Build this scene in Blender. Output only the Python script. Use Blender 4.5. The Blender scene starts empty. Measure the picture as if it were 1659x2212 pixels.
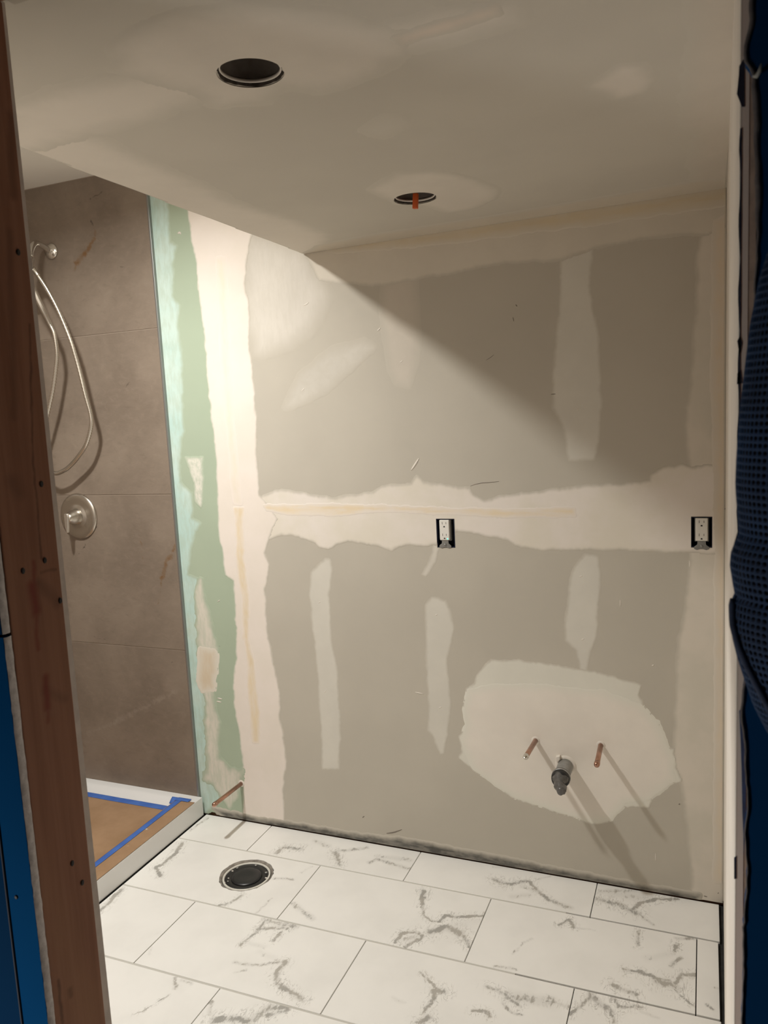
import bpy, bmesh, math, random
import numpy as np
from mathutils import Matrix, Vector

random.seed(7)
S = bpy.context.scene
COL = S.collection

# ---------------------------------------------------------------- camera
cam_data = bpy.data.cameras.new('camera')
cam = bpy.data.objects.new('camera', cam_data)
COL.objects.link(cam)
cam_data.sensor_fit = 'HORIZONTAL'
cam_data.sensor_width = 36.0
cam_data.lens = 36.0 * 1687.4 / 1659.0
cam_data.clip_start = 0.02
cam_data.dof.use_dof = True
cam_data.dof.focus_distance = 2.5
cam_data.dof.aperture_fstop = 16.0
right = Vector((0.92519756, 0.37606391, -0.05084692))
down = Vector((0.00112947, -0.13671725, -0.99060947))
fwd = Vector((-0.37948412, 0.91645203, -0.12691522))
m = Matrix((right, -down, -fwd)).transposed().to_4x4()
m.translation = Vector((1.3445, -2.4395, 1.5614))
cam.matrix_world = m
S.camera = cam

# ---------------------------------------------------------------- world, lamps, exposure
world = bpy.data.worlds.new('world')
S.world = world
world.use_nodes = True
world.node_tree.nodes['Background'].inputs[0].default_value = (0.9, 0.95, 1.0, 1)
world.node_tree.nodes['Background'].inputs[1].default_value = 0.01

def lamp(name, kind, loc, power, color, **kw):
    d = bpy.data.lights.new(name, kind)
    d.energy = power
    d.color = color
    for k, v in kw.items():
        setattr(d, k, v)
    o = bpy.data.objects.new(name, d)
    COL.objects.link(o)
    o.location = loc
    return o
# the round lamp in the shower's own ceiling, hidden behind the lowered ceiling
shower_lamp = lamp('shower_ceiling_lamp', 'AREA', (-0.36, -1.00, 2.470), 35, (1.0, 0.985, 0.935),
                   size=0.11, shape='DISK', spread=math.radians(166))
# a dim fill light added unseen in the hall, behind the camera and to the left
hall_fill = lamp('hall_fill_light', 'AREA', (-0.30, -2.75, 0.30), 10, (1.0, 0.97, 0.94), size=0.25, shape='DISK', spread=math.radians(115))
hall_fill.rotation_euler = (math.radians(88), 0, math.radians(-40))

S.view_settings.view_transform = 'Standard'
S.view_settings.look = 'None'
S.view_settings.gamma = 1.0
S.view_settings.use_curve_mapping = False
S.view_settings.exposure = -0.1
S.cycles.max_bounces = 10
S.cycles.diffuse_bounces = 8
S.cycles.use_denoising = True
S.cycles.sample_clamp_indirect = 6.0

# ---------------------------------------------------------------- helpers
def link(o, parent=None):
    COL.objects.link(o)
    if parent is not None:
        o.parent = parent
        o.matrix_parent_inverse = Matrix.Identity(4)
    return o

def tag(o, label=None, cat=None, group=None, kind=None):
    if label: o['label'] = label
    if cat: o['category'] = cat
    if group: o['group'] = group
    if kind: o['kind'] = kind
    return o

def empty(name, loc=(0, 0, 0), kind=None):
    o = bpy.data.objects.new(name, None)
    o.location = loc
    o.empty_display_size = 0.05
    link(o)
    if kind: o['kind'] = kind
    return o

def obj(name, bm, m, parent=None, smooth=False, bevel=0.0, seg=2, kind=None):
    """link a bmesh (built in world coordinates) as one object; under a parent it is moved to the parent's frame"""
    bmesh.ops.remove_doubles(bm, verts=bm.verts, dist=1e-6)
    bmesh.ops.recalc_face_normals(bm, faces=bm.faces)
    me = bpy.data.meshes.new(name)
    if parent is not None and parent_loc(parent).length > 0:
        bmesh.ops.translate(bm, verts=bm.verts, vec=-parent_loc(parent))
    bm.to_mesh(me)
    bm.free()
    me.materials.append(m)
    if smooth:
        for p in me.polygons: p.use_smooth = True
    o = bpy.data.objects.new(name, me)
    link(o, parent)
    if bevel:
        b = o.modifiers.new('bevel', 'BEVEL')
        b.width = bevel
        b.segments = seg
        b.limit_method = 'ANGLE'
        b.harden_normals = False
    if kind: o['kind'] = kind
    return o

def parent_loc(p):
    v = Vector(p.location)
    while p.parent is not None:
        p = p.parent
        v = v + Vector(p.location)
    return v

def raw(name, verts, faces, m, parent=None, smooth=False, attr=None):
    me = bpy.data.meshes.new(name)
    verts = np.asarray(verts, dtype=np.float32)
    faces = np.asarray(faces, dtype=np.int32)
    k = faces.shape[1]
    me.vertices.add(len(verts)); me.vertices.foreach_set('co', verts.ravel())
    me.loops.add(faces.size); me.loops.foreach_set('vertex_index', faces.ravel())
    me.polygons.add(len(faces))
    me.polygons.foreach_set('loop_start', np.arange(0, faces.size, k, dtype=np.int32))
    if attr is not None:
        a = me.attributes.new('mud', 'FLOAT', 'POINT')
        a.data.foreach_set('value', np.asarray(attr, dtype=np.float32))
    if smooth:
        me.polygons.foreach_set('use_smooth', np.ones(len(faces), dtype=bool))
    me.update(calc_edges=True)
    me.validate()
    me.materials.append(m)
    o = bpy.data.objects.new(name, me)
    link(o, parent)
    return o

def box(bm, x0, x1, y0, y1, z0, z1):
    vs = [bm.verts.new((x, y, z)) for x in (x0, x1) for y in (y0, y1) for z in (z0, z1)]
    for f in ((0, 1, 3, 2), (4, 6, 7, 5), (0, 4, 5, 1), (2, 3, 7, 6), (0, 2, 6, 4), (1, 5, 7, 3)):
        bm.faces.new([vs[i] for i in f])

def boxbm(*a):
    bm = bmesh.new()
    box(bm, *a)
    return bm

def frame(d):
    d = Vector(d).normalized()
    u = Vector((0, 0, 1)) if abs(d.z) < 0.9 else Vector((1, 0, 0))
    a = d.cross(u).normalized()
    return d, a, d.cross(a).normalized()

def lathe(bm, base, axis, prof, n=28, cap=True):
    """turn a profile [(radius, height along axis)] about an axis"""
    d, a, b = frame(axis)
    base = Vector(base)
    rings = []
    for r, h in prof:
        rings.append([bm.verts.new(base + d * h + (a * math.cos(2 * math.pi * i / n) + b * math.sin(2 * math.pi * i / n)) * max(r, 1e-5)) for i in range(n)])
    for p, q in zip(rings, rings[1:]):
        for i in range(n):
            bm.faces.new((p[i], p[(i + 1) % n], q[(i + 1) % n], q[i]))
    if cap:
        if prof[0][0] > 2e-5: bm.faces.new(rings[0][::-1])
        if prof[-1][0] > 2e-5: bm.faces.new(rings[-1])
    return bm

def tube(bm, pts, rad, n=12, cap=True):
    pts = [Vector(p) for p in pts]
    rad = rad if isinstance(rad, (list, tuple)) else [rad] * len(pts)
    rings = []
    t = (pts[1] - pts[0]).normalized()
    _, a, b = frame(t)
    for i, p in enumerate(pts):
        t2 = (pts[min(i + 1, len(pts) - 1)] - pts[max(i - 1, 0)]).normalized()
        q = t.rotation_difference(t2)
        a = q @ a; b = q @ b; t = t2
        rings.append([bm.verts.new(p + (a * math.cos(2 * math.pi * k / n) + b * math.sin(2 * math.pi * k / n)) * rad[i]) for k in range(n)])
    for p, q in zip(rings, rings[1:]):
        for i in range(n):
            bm.faces.new((p[i], p[(i + 1) % n], q[(i + 1) % n], q[i]))
    if cap:
        bm.faces.new(rings[0][::-1]); bm.faces.new(rings[-1])
    return bm

def spline(ctrl, n):
    """Catmull-Rom through the control points"""
    P = [np.array(c, float) for c in ctrl]
    P = [2 * P[0] - P[1]] + P + [2 * P[-1] - P[-2]]
    out = []
    segs = len(P) - 3
    for k in range(n):
        u = k / (n - 1) * segs
        i = min(int(u), segs - 1); t = u - i
        a, b, c, d = P[i:i + 4]
        out.append(tuple(0.5 * (2 * b + (c - a) * t + (2 * a - 5 * b + 4 * c - d) * t * t + (3 * b - a - 3 * c + d) * t ** 3)))
    return out

def prism(bm, pts, plane, d0, d1):
    """extrude a 2-D outline: plane 'xz' -> depth along y, 'xy' -> along z, 'yz' -> along x"""
    def P(p, d):
        return {'xz': (p[0], d, p[1]), 'xy': (p[0], p[1], d), 'yz': (d, p[0], p[1])}[plane]
    a = [bm.verts.new(P(p, d0)) for p in pts]
    b = [bm.verts.new(P(p, d1)) for p in pts]
    n = len(pts)
    bm.faces.new(a[::-1]); bm.faces.new(b)
    for i in range(n):
        bm.faces.new((a[i], a[(i + 1) % n], b[(i + 1) % n], b[i]))
    return bm

def noise2(x, y, seed=0):
    """smooth value noise, 0..1"""
    def h(i, j):
        n = (i * 374761393 + j * 668265263 + seed * 974711) & 0x7fffffff
        n = ((n ^ (n >> 13)) * 1274126177) & 0x7fffffff
        return ((n ^ (n >> 16)) & 0xffff) / 65535.0
    x = np.asarray(x, float); y = np.asarray(y, float)
    i = np.floor(x).astype(np.int64); j = np.floor(y).astype(np.int64)
    u = x - i; v = y - j
    u = u * u * (3 - 2 * u); v = v * v * (3 - 2 * v)
    return (h(i, j) * (1 - u) + h(i + 1, j) * u) * (1 - v) + (h(i, j + 1) * (1 - u) + h(i + 1, j + 1) * u) * v

def sdist(px, py, poly):
    """signed distance to a closed outline, positive inside"""
    P = np.asarray(poly, float)
    d = np.full(px.shape, 1e9); inside = np.zeros(px.shape, bool)
    for a, b in zip(P, np.roll(P, -1, axis=0)):
        ex, ey = b - a
        wx, wy = px - a[0], py - a[1]
        t = np.clip((wx * ex + wy * ey) / (ex * ex + ey * ey + 1e-12), 0, 1)
        d = np.minimum(d, (wx - ex * t) ** 2 + (wy - ey * t) ** 2)
        c = ((a[1] <= py) != (b[1] <= py))
        with np.errstate(divide='ignore', invalid='ignore'):
            xi = a[0] + (py - a[1]) * ex / (ey if ey != 0 else 1e-12)
        inside ^= c & (px < xi)
    d = np.sqrt(d)
    return np.where(inside, d, -d)

def sstep(a, b, x):
    t = np.clip((x - a) / (b - a), 0, 1)
    return t * t * (3 - 2 * t)

# ---------------------------------------------------------------- materials
class NT:
    def __init__(self, name, rough=0.6, metal=0.0, spec=0.5):
        self.m = bpy.data.materials.new(name)
        self.m.use_nodes = True
        self.t = self.m.node_tree
        self.b = self.t.nodes['Principled BSDF']
        self.b.inputs['Roughness'].default_value = rough
        self.b.inputs['Metallic'].default_value = metal
        self.b.inputs['Specular IOR Level'].default_value = spec
    def n(self, kind, **kw):
        x = self.t.nodes.new(kind)
        for k, v in kw.items():
            setattr(x, k, v)
        return x
    def l(self, a, b):
        self.t.links.new(a, b)
    def val(self, s, v):
        if hasattr(v, 'is_linked') or isinstance(v, bpy.types.NodeSocket): self.l(v, s)
        else: s.default_value = v
    def math(self, op, a, b=0.0, clamp=False):
        x = self.n('ShaderNodeMath', operation=op, use_clamp=clamp)
        self.val(x.inputs[0], a); self.val(x.inputs[1], b)
        return x.outputs[0]
    def mix(self, f, a, b, blend='MIX'):
        x = self.n('ShaderNodeMix', data_type='RGBA', blend_type=blend)
        self.val(x.inputs[0], f)
        self.val(x.inputs[6], c4(a)); self.val(x.inputs[7], c4(b))
        return x.outputs[2]
    def coord(self, which='Object'):
        return self.n('ShaderNodeTexCoord').outputs[which]
    def pos(self):
        return self.n('ShaderNodeNewGeometry').outputs['Position']
    def noise(self, vec, scale, detail=4, rough=0.55, stretch=None, dist=0.0):
        if stretch:
            mp = self.n('ShaderNodeMapping')
            self.l(vec, mp.inputs[0]); mp.inputs['Scale'].default_value = stretch
            vec = mp.outputs[0]
        x = self.n('ShaderNodeTexNoise')
        self.l(vec, x.inputs['Vector'])
        x.inputs['Scale'].default_value = scale; x.inputs['Detail'].default_value = detail
        x.inputs['Roughness'].default_value = rough; x.inputs['Distortion'].default_value = dist
        return x
    def ramp(self, f, lo, hi, smooth=True):
        x = self.n('ShaderNodeMapRange', interpolation_type='SMOOTHSTEP' if smooth else 'LINEAR')
        self.val(x.inputs[0], f)
        x.inputs[1].default_value = min(lo, hi); x.inputs[2].default_value = max(lo, hi)
        if lo > hi: x.inputs[3].default_value = 1.0; x.inputs[4].default_value = 0.0
        return x.outputs[0]
    def bump(self, h, strength, dist=0.001):
        x = self.n('ShaderNodeBump')
        self.val(x.inputs['Height'], h)
        x.inputs['Strength'].default_value = strength; x.inputs['Distance'].default_value = dist
        self.l(x.outputs[0], self.b.inputs['Normal'])
    def color(self, c):
        self.val(self.b.inputs['Base Color'], c4(c))
        return self.m

def c4(c):
    if isinstance(c, (tuple, list)): return (c[0], c[1], c[2], 1.0)
    return c

def plain(name, c, rough=0.6, metal=0.0, spec=0.5, var=0.0, scale=30.0, bump=0.0):
    n = NT(name, rough, metal, spec)
    if var or bump:
        t = n.noise(n.coord(), scale, 5)
        if var:
            n.color(n.mix(n.ramp(t.outputs[0], 0.3, 0.7), tuple(x * (1 - var) for x in c), tuple(min(1, x * (1 + var)) for x in c)))
        else:
            n.color(c)
        if bump: n.bump(t.outputs[0], bump, 0.002)
    else:
        n.color(c)
    return n.m

def drywall(name, c, c2=None):
    n = NT(name, 0.9, spec=0.2)
    p = n.pos()
    a = n.noise(p, 3.0, 3, 0.5)
    b = n.noise(p, 420.0, 2, 0.6)
    c2 = c2 or tuple(x * 0.955 for x in c)
    n.color(n.mix(n.ramp(a.outputs[0], 0.35, 0.65), c, c2))
    n.bump(b.outputs[0], 0.08, 0.0006)
    return n.m

def mudmat(name, under, mud, streak=0.0, tint=None, direction=(1, 1, 0.25)):
    """joint compound feathered out over the board beneath it"""
    n = NT(name, 0.85, spec=0.25)
    at = n.n('ShaderNodeAttribute', attribute_name='mud')
    f = at.outputs['Fac']
    p = n.pos()
    a = n.noise(p, 5.0, 4, 0.6)
    if streak:
        st = n.noise(p, 60.0, 5, 0.65, stretch=direction)
        k = n.ramp(st.outputs[0], 0.36, 0.62)
        f = n.math('MULTIPLY', f, n.math('ADD', n.math('MULTIPLY', k, streak), 1.0 - streak), clamp=True)
    tint = tint or tuple(x * 0.95 for x in mud)
    if under == 'green_or_grey':
        sx = n.n('ShaderNodeSeparateXYZ'); n.l(p, sx.inputs[0])
        under = n.mix(n.math('GREATER_THAN', sx.outputs[0], -0.2455), GREEN, PAPER)
    body = n.mix(n.ramp(a.outputs[0], 0.35, 0.65), mud, tint)
    n.color(n.mix(f, under, body))
    g = n.noise(p, 90.0, 4, 0.6, stretch=direction)
    n.bump(g.outputs[0], 0.10, 0.0012)
    return n.m

def segment_group():
    g = bpy.data.node_groups.new('vein_segment', 'ShaderNodeTree')
    for nm, ty in (('P', 'NodeSocketVector'), ('A', 'NodeSocketVector'), ('B', 'NodeSocketVector'), ('W', 'NodeSocketFloat'), ('I', 'NodeSocketFloat'), ('M', 'NodeSocketFloat')):
        g.interface.new_socket(nm, in_out='INPUT', socket_type=ty)
    g.interface.new_socket('Mask', in_out='OUTPUT', socket_type='NodeSocketFloat')
    i = g.nodes.new('NodeGroupInput'); o = g.nodes.new('NodeGroupOutput')
    def vm(op, a, b):
        x = g.nodes.new('ShaderNodeVectorMath'); x.operation = op
        g.links.new(a, x.inputs[0]); g.links.new(b, x.inputs[1])
        return x
    pa = vm('SUBTRACT', i.outputs['P'], i.outputs['A']).outputs[0]
    ba = vm('SUBTRACT', i.outputs['B'], i.outputs['A']).outputs[0]
    dv = g.nodes.new('ShaderNodeMath'); dv.operation = 'DIVIDE'; dv.use_clamp = True
    g.links.new(vm('DOT_PRODUCT', pa, ba).outputs['Value'], dv.inputs[0])
    g.links.new(vm('DOT_PRODUCT', ba, ba).outputs['Value'], dv.inputs[1])
    sc = g.nodes.new('ShaderNodeVectorMath'); sc.operation = 'SCALE'
    g.links.new(ba, sc.inputs[0]); g.links.new(dv.outputs[0], sc.inputs['Scale'])
    d = vm('DISTANCE', pa, sc.outputs[0]).outputs['Value']
    r = g.nodes.new('ShaderNodeMapRange'); r.interpolation_type = 'SMOOTHSTEP'
    g.links.new(d, r.inputs[0]); r.inputs[1].default_value = 0.0
    g.links.new(i.outputs['W'], r.inputs[2]); r.inputs[3].default_value = 1.0; r.inputs[4].default_value = 0.0
    mu = g.nodes.new('ShaderNodeMath'); mu.operation = 'MULTIPLY'
    g.links.new(r.outputs[0], mu.inputs[0]); g.links.new(i.outputs['I'], mu.inputs[1])
    mx = g.nodes.new('ShaderNodeMath'); mx.operation = 'MAXIMUM'
    g.links.new(mu.outputs[0], mx.inputs[0]); g.links.new(i.outputs['M'], mx.inputs[1])
    g.links.new(mx.outputs[0], o.inputs[0])
    return g
SEG = segment_group()

def veins(n, p, segs):
    """max of all segment masks; segs = [(a, b, width, strength)]"""
    out = 0.0
    for a, b, w, s in segs:
        x = n.n('ShaderNodeGroup', node_tree=SEG)
        n.l(p, x.inputs['P'])
        x.inputs['A'].default_value = a; x.inputs['B'].default_value = b
        x.inputs['W'].default_value = w; x.inputs['I'].default_value = s
        n.val(x.inputs['M'], out)
        out = x.outputs[0]
    return out

def warp(n, p, amps):
    for sc, amp in amps:
        t = n.noise(p, sc, 3, 0.6)
        s = n.n('ShaderNodeVectorMath', operation='SUBTRACT'); n.l(t.outputs['Color'], s.inputs[0]); s.inputs[1].default_value = (0.5, 0.5, 0.5)
        k = n.n('ShaderNodeVectorMath', operation='SCALE'); n.l(s.outputs[0], k.inputs[0]); k.inputs['Scale'].default_value = amp
        a = n.n('ShaderNodeVectorMath', operation='ADD'); n.l(p, a.inputs[0]); n.l(k.outputs[0], a.inputs[1])
        p = a.outputs[0]
    return p

def marble(name, segs):
    n = NT(name, 0.32, spec=0.4)
    p0 = n.coord()
    flat = n.n('ShaderNodeVectorMath', operation='MULTIPLY'); n.l(p0, flat.inputs[0]); flat.inputs[1].default_value = (1, 1, 0)
    p0 = flat.outputs[0]
    cloud = n.noise(p0, 6.0, 4, 0.55)
    base = n.mix(n.ramp(cloud.outputs[0], 0.35, 0.75), (0.87, 0.86, 0.83), (0.82, 0.81, 0.78))
    if segs:
        p = warp(n, p0, ((20.0, 0.018), (60.0, 0.012), (160.0, 0.006)))
        M = veins(n, p, [(s[0], s[1], s[2] * 0.92, s[3]) for s in segs])
        # broken strokes: fine streaks that lean the same way, strongest along the vein's core
        rot = n.n('ShaderNodeMapping'); n.l(p0, rot.inputs[0])
        rot.inputs['Rotation'].default_value = (0, 0, 0.75); rot.inputs['Scale'].default_value = (1.0, 0.38, 1.0)
        t = n.noise(rot.outputs[0], 85.0, 4, 0.62, dist=1.0)
        s2 = n.noise(p0, 34.0, 3, 0.6)
        e = n.math('ADD', n.math('MULTIPLY', M, 1.45), n.math('MULTIPLY', n.math('SUBTRACT', t.outputs[0], 0.5), 2.1))
        e = n.math('ADD', e, n.math('MULTIPLY', n.math('SUBTRACT', s2.outputs[0], 0.5), 1.7))
        e = n.math('MULTIPLY', n.math('SUBTRACT', e, 0.62), 1.7, clamp=True)
        e = n.math('MULTIPLY', e, n.ramp(M, 0.02, 0.34), clamp=True)
        # hair-thin filaments around the stronger veins
        M2 = veins(n, p, [(s[0], s[1], s[2] * 2.3, s[3]) for s in segs if s[3] >= 0.75])
        if M2:
            fl = n.noise(rot.outputs[0], 48.0, 3, 0.5, dist=1.6)
            ln = n.ramp(n.math('ABSOLUTE', n.math('SUBTRACT', fl.outputs[0], 0.5)), 0.030, 0.0)
            e = n.math('MAXIMUM', e, n.math('MULTIPLY', n.math('MULTIPLY', ln, n.ramp(M2, 0.05, 0.6)), 0.62))
        soft = n.math('MULTIPLY', n.ramp(M, 0.0, 0.9), 0.26)
        e = n.math('MAXIMUM', n.math('MULTIPLY', e, 0.80), soft)
        warm = n.noise(p0, 12.0, 2)
        vein = n.mix(n.ramp(warm.outputs[0], 0.4, 0.6), (0.23, 0.22, 0.20), (0.33, 0.305, 0.265))
        base = n.mix(n.math('MULTIPLY', e, 0.95), base, vein)
    return n.color(base)

def stone(name, segs):
    """tan porcelain with a stone print; segs by kind 0 dark crack, 1 rust, 2 light"""
    n = NT(name, 0.42, spec=0.4)
    p0 = n.coord()
    a = n.noise(p0, 2.2, 5, 0.6, dist=0.5)
    b = n.noise(p0, 26.0, 7, 0.72, stretch=(0.8, 1, 1.5), dist=0.6)
    base = n.mix(n.ramp(a.outputs[0], 0.3, 0.7), (0.185, 0.145, 0.112), (0.260, 0.208, 0.163))
    base = n.mix(n.math('MULTIPLY', n.ramp(b.outputs[0], 0.46, 0.75), 0.28), base, (0.32, 0.262, 0.208))
    base = n.mix(n.math('MULTIPLY', n.ramp(b.outputs[0], 0.46, 0.25), 0.35), base, (0.135, 0.102, 0.078))
    p = warp(n, p0, ((16.0, 0.03), (70.0, 0.010)))
    t = n.noise(p, 60.0, 5, 0.7)
    for kind, col, gain in ((2, (0.33, 0.28, 0.23), 0.7), (0, (0.055, 0.04, 0.03), 0.95), (1, (0.17, 0.085, 0.03), 0.9)):
        sg = [s[1:] for s in segs if s[0] == kind]
        if not sg: continue
        M = veins(n, p, sg)
        e = n.math('ADD', M, n.math('MULTIPLY', n.math('SUBTRACT', t.outputs[0], 0.5), 1.5))
        e = n.math('MULTIPLY', n.math('SUBTRACT', e, 0.2), 1.4, clamp=True)
        e = n.math('MULTIPLY', e, n.math('MULTIPLY', M, 3.0, clamp=True), clamp=True)
        base = n.mix(n.math('MULTIPLY', e, gain), base, col)
    n.bump(b.outputs[0], 0.22, 0.003)
    return n.color(base)

PAPER = (0.535, 0.497, 0.427)
GREEN = (0.415, 0.49, 0.375)
MUD = (0.80, 0.74, 0.68)
THIN = (0.685, 0.655, 0.585)
CEILC = (0.625, 0.59, 0.52)
M_paper = drywall('grey_drywall_paper', PAPER)
M_green = drywall('green_drywall_paper', GREEN)
M_ceil = drywall('ceiling_drywall_paper', CEILC)
M_white = drywall('flat_white_ceiling', (0.80, 0.77, 0.71))
M_rightwall = drywall('skimmed_drywall', (0.75, 0.70, 0.635), (0.70, 0.65, 0.585))
M_core = plain('gypsum_core', (0.64, 0.54, 0.47), 0.95, var=0.12, scale=60, bump=0.2)
M_dark = plain('dark_cavity', (0.012, 0.011, 0.010), 0.9)
M_sub = plain('cement_board', (0.20, 0.19, 0.175), 0.95, var=0.2, scale=20)
M_grey_edge = plain('brushed_grey_metal', (0.30, 0.30, 0.29), 0.4, metal=0.7)
M_nickel = plain('brushed_nickel', (0.62, 0.58, 0.52), 0.27, metal=1.0)
M_chrome = plain('polished_chrome', (0.80, 0.78, 0.74), 0.12, metal=1.0)
M_acrylic = plain('white_acrylic', (0.80, 0.80, 0.79), 0.25)
M_navy_box = plain('dark_blue_plastic', (0.006, 0.010, 0.035), 0.5)
M_outlet = plain('white_plastic', (0.80, 0.78, 0.73), 0.35)
M_black = plain('black_rubber', (0.012, 0.012, 0.012), 0.45, bump=0.2, scale=80)
M_grey_pipe = plain('grey_plastic_pipe', (0.24, 0.235, 0.22), 0.5, var=0.15, scale=50)
M_smoky = plain('smoky_plastic', (0.10, 0.095, 0.09), 0.25, var=0.3, scale=60)
M_orange = plain('orange_plastic', (0.62, 0.10, 0.012), 0.45)
M_galv = plain('galvanised_steel', (0.34, 0.34, 0.33), 0.42, metal=0.8, var=0.15, scale=40)
M_darkmetal = plain('dark_housing_metal', (0.26, 0.24, 0.22), 0.6, metal=0.1, var=0.2, scale=30)
M_wire = plain('grey_wire', (0.25, 0.25, 0.26), 0.5)
M_pvc = plain('white_pipe_plastic', (0.66, 0.64, 0.58), 0.4, var=0.08, scale=40)
M_nail = plain('dark_nail_hole', (0.008, 0.007, 0.007), 0.7)

def copper_mat():
    n = NT('copper', 0.28, metal=1.0)
    t = n.noise(n.coord(), 40.0, 4, 0.6)
    return n.color(n.mix(n.ramp(t.outputs[0], 0.35, 0.7), (0.56, 0.33, 0.24), (0.40, 0.22, 0.155)))
M_copper = copper_mat()

def kraft_mat():
    n = NT('kraft_paper', 0.75, spec=0.3)
    p = n.coord()
    a = n.noise(p, 7.0, 4, 0.6)
    f = n.noise(p, 300.0, 2, 0.5)
    base = n.mix(n.ramp(a.outputs[0], 0.3, 0.7), (0.33, 0.205, 0.115), (0.40, 0.255, 0.150))
    sp = n.noise(p, 26.0, 3, 0.5)
    base = n.mix(n.math('MULTIPLY', n.ramp(sp.outputs[0], 0.71, 0.76), 0.8), base, (0.66, 0.60, 0.52))
    n.bump(f.outputs[0], 0.1, 0.001)
    return n.color(base)
M_kraft = kraft_mat()

def tape_mat():
    n = NT('blue_masking_tape', 0.6, spec=0.3)
    t = n.noise(n.coord(), 160.0, 3, 0.6)
    n.bump(t.outputs[0], 0.15, 0.001)
    a = n.noise(n.coord(), 18.0, 3)
    return n.color(n.mix(n.ramp(a.outputs[0], 0.3, 0.7), (0.055, 0.135, 0.45), (0.075, 0.175, 0.52)))
M_tape = tape_mat()

def wood_mat(name, marks=(), c1=(0.27, 0.13, 0.08), c2=(0.20, 0.088, 0.052)):
    n = NT(name, 0.7, spec=0.25)
    p = n.coord()
    g = n.noise(p, 40.0, 5, 0.6, stretch=(1, 1, 0.04), dist=0.3)
    a = n.noise(p, 5.0, 3, 0.5, stretch=(1, 1, 0.35))
    base = n.mix(n.ramp(g.outputs[0], 0.3, 0.7), c1, c2)
    base = n.mix(n.math('MULTIPLY', n.ramp(a.outputs[0], 0.45, 0.75), 0.35), base, (0.34, 0.20, 0.10))
    if marks:
        w = warp(n, p, ((25.0, 0.01),))
        for kind, col, gain in ((0, (0.07, 0.03, 0.018), 0.8), (1, (0.16, 0.028, 0.018), 0.85)):
            sg = [s[1:] for s in marks if s[0] == kind]
            if sg: base = n.mix(n.math('MULTIPLY', veins(n, w, sg), gain), base, col)
    n.bump(g.outputs[0], 0.12, 0.001)
    return n.color(base)

def paint_mat(name, c, c2):
    n = NT(name, 0.85, spec=0.02)
    a = n.noise(n.pos(), 1.6, 3)
    b = n.noise(n.pos(), 160.0, 3, 0.6)
    n.bump(b.outputs[0], 0.12, 0.001)
    return n.color(n.mix(n.ramp(a.outputs[0], 0.3, 0.7), c, c2))
M_blue = paint_mat('bright_blue_paint', (0.0004, 0.046, 0.135), (0.0004, 0.040, 0.12))
M_blue_old = paint_mat('deep_blue_paint', (0.0014, 0.024, 0.066), (0.0014, 0.020, 0.058))
M_navy = paint_mat('navy_blue_paint', (0.0042, 0.048, 0.142), (0.0038, 0.041, 0.125))

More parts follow.
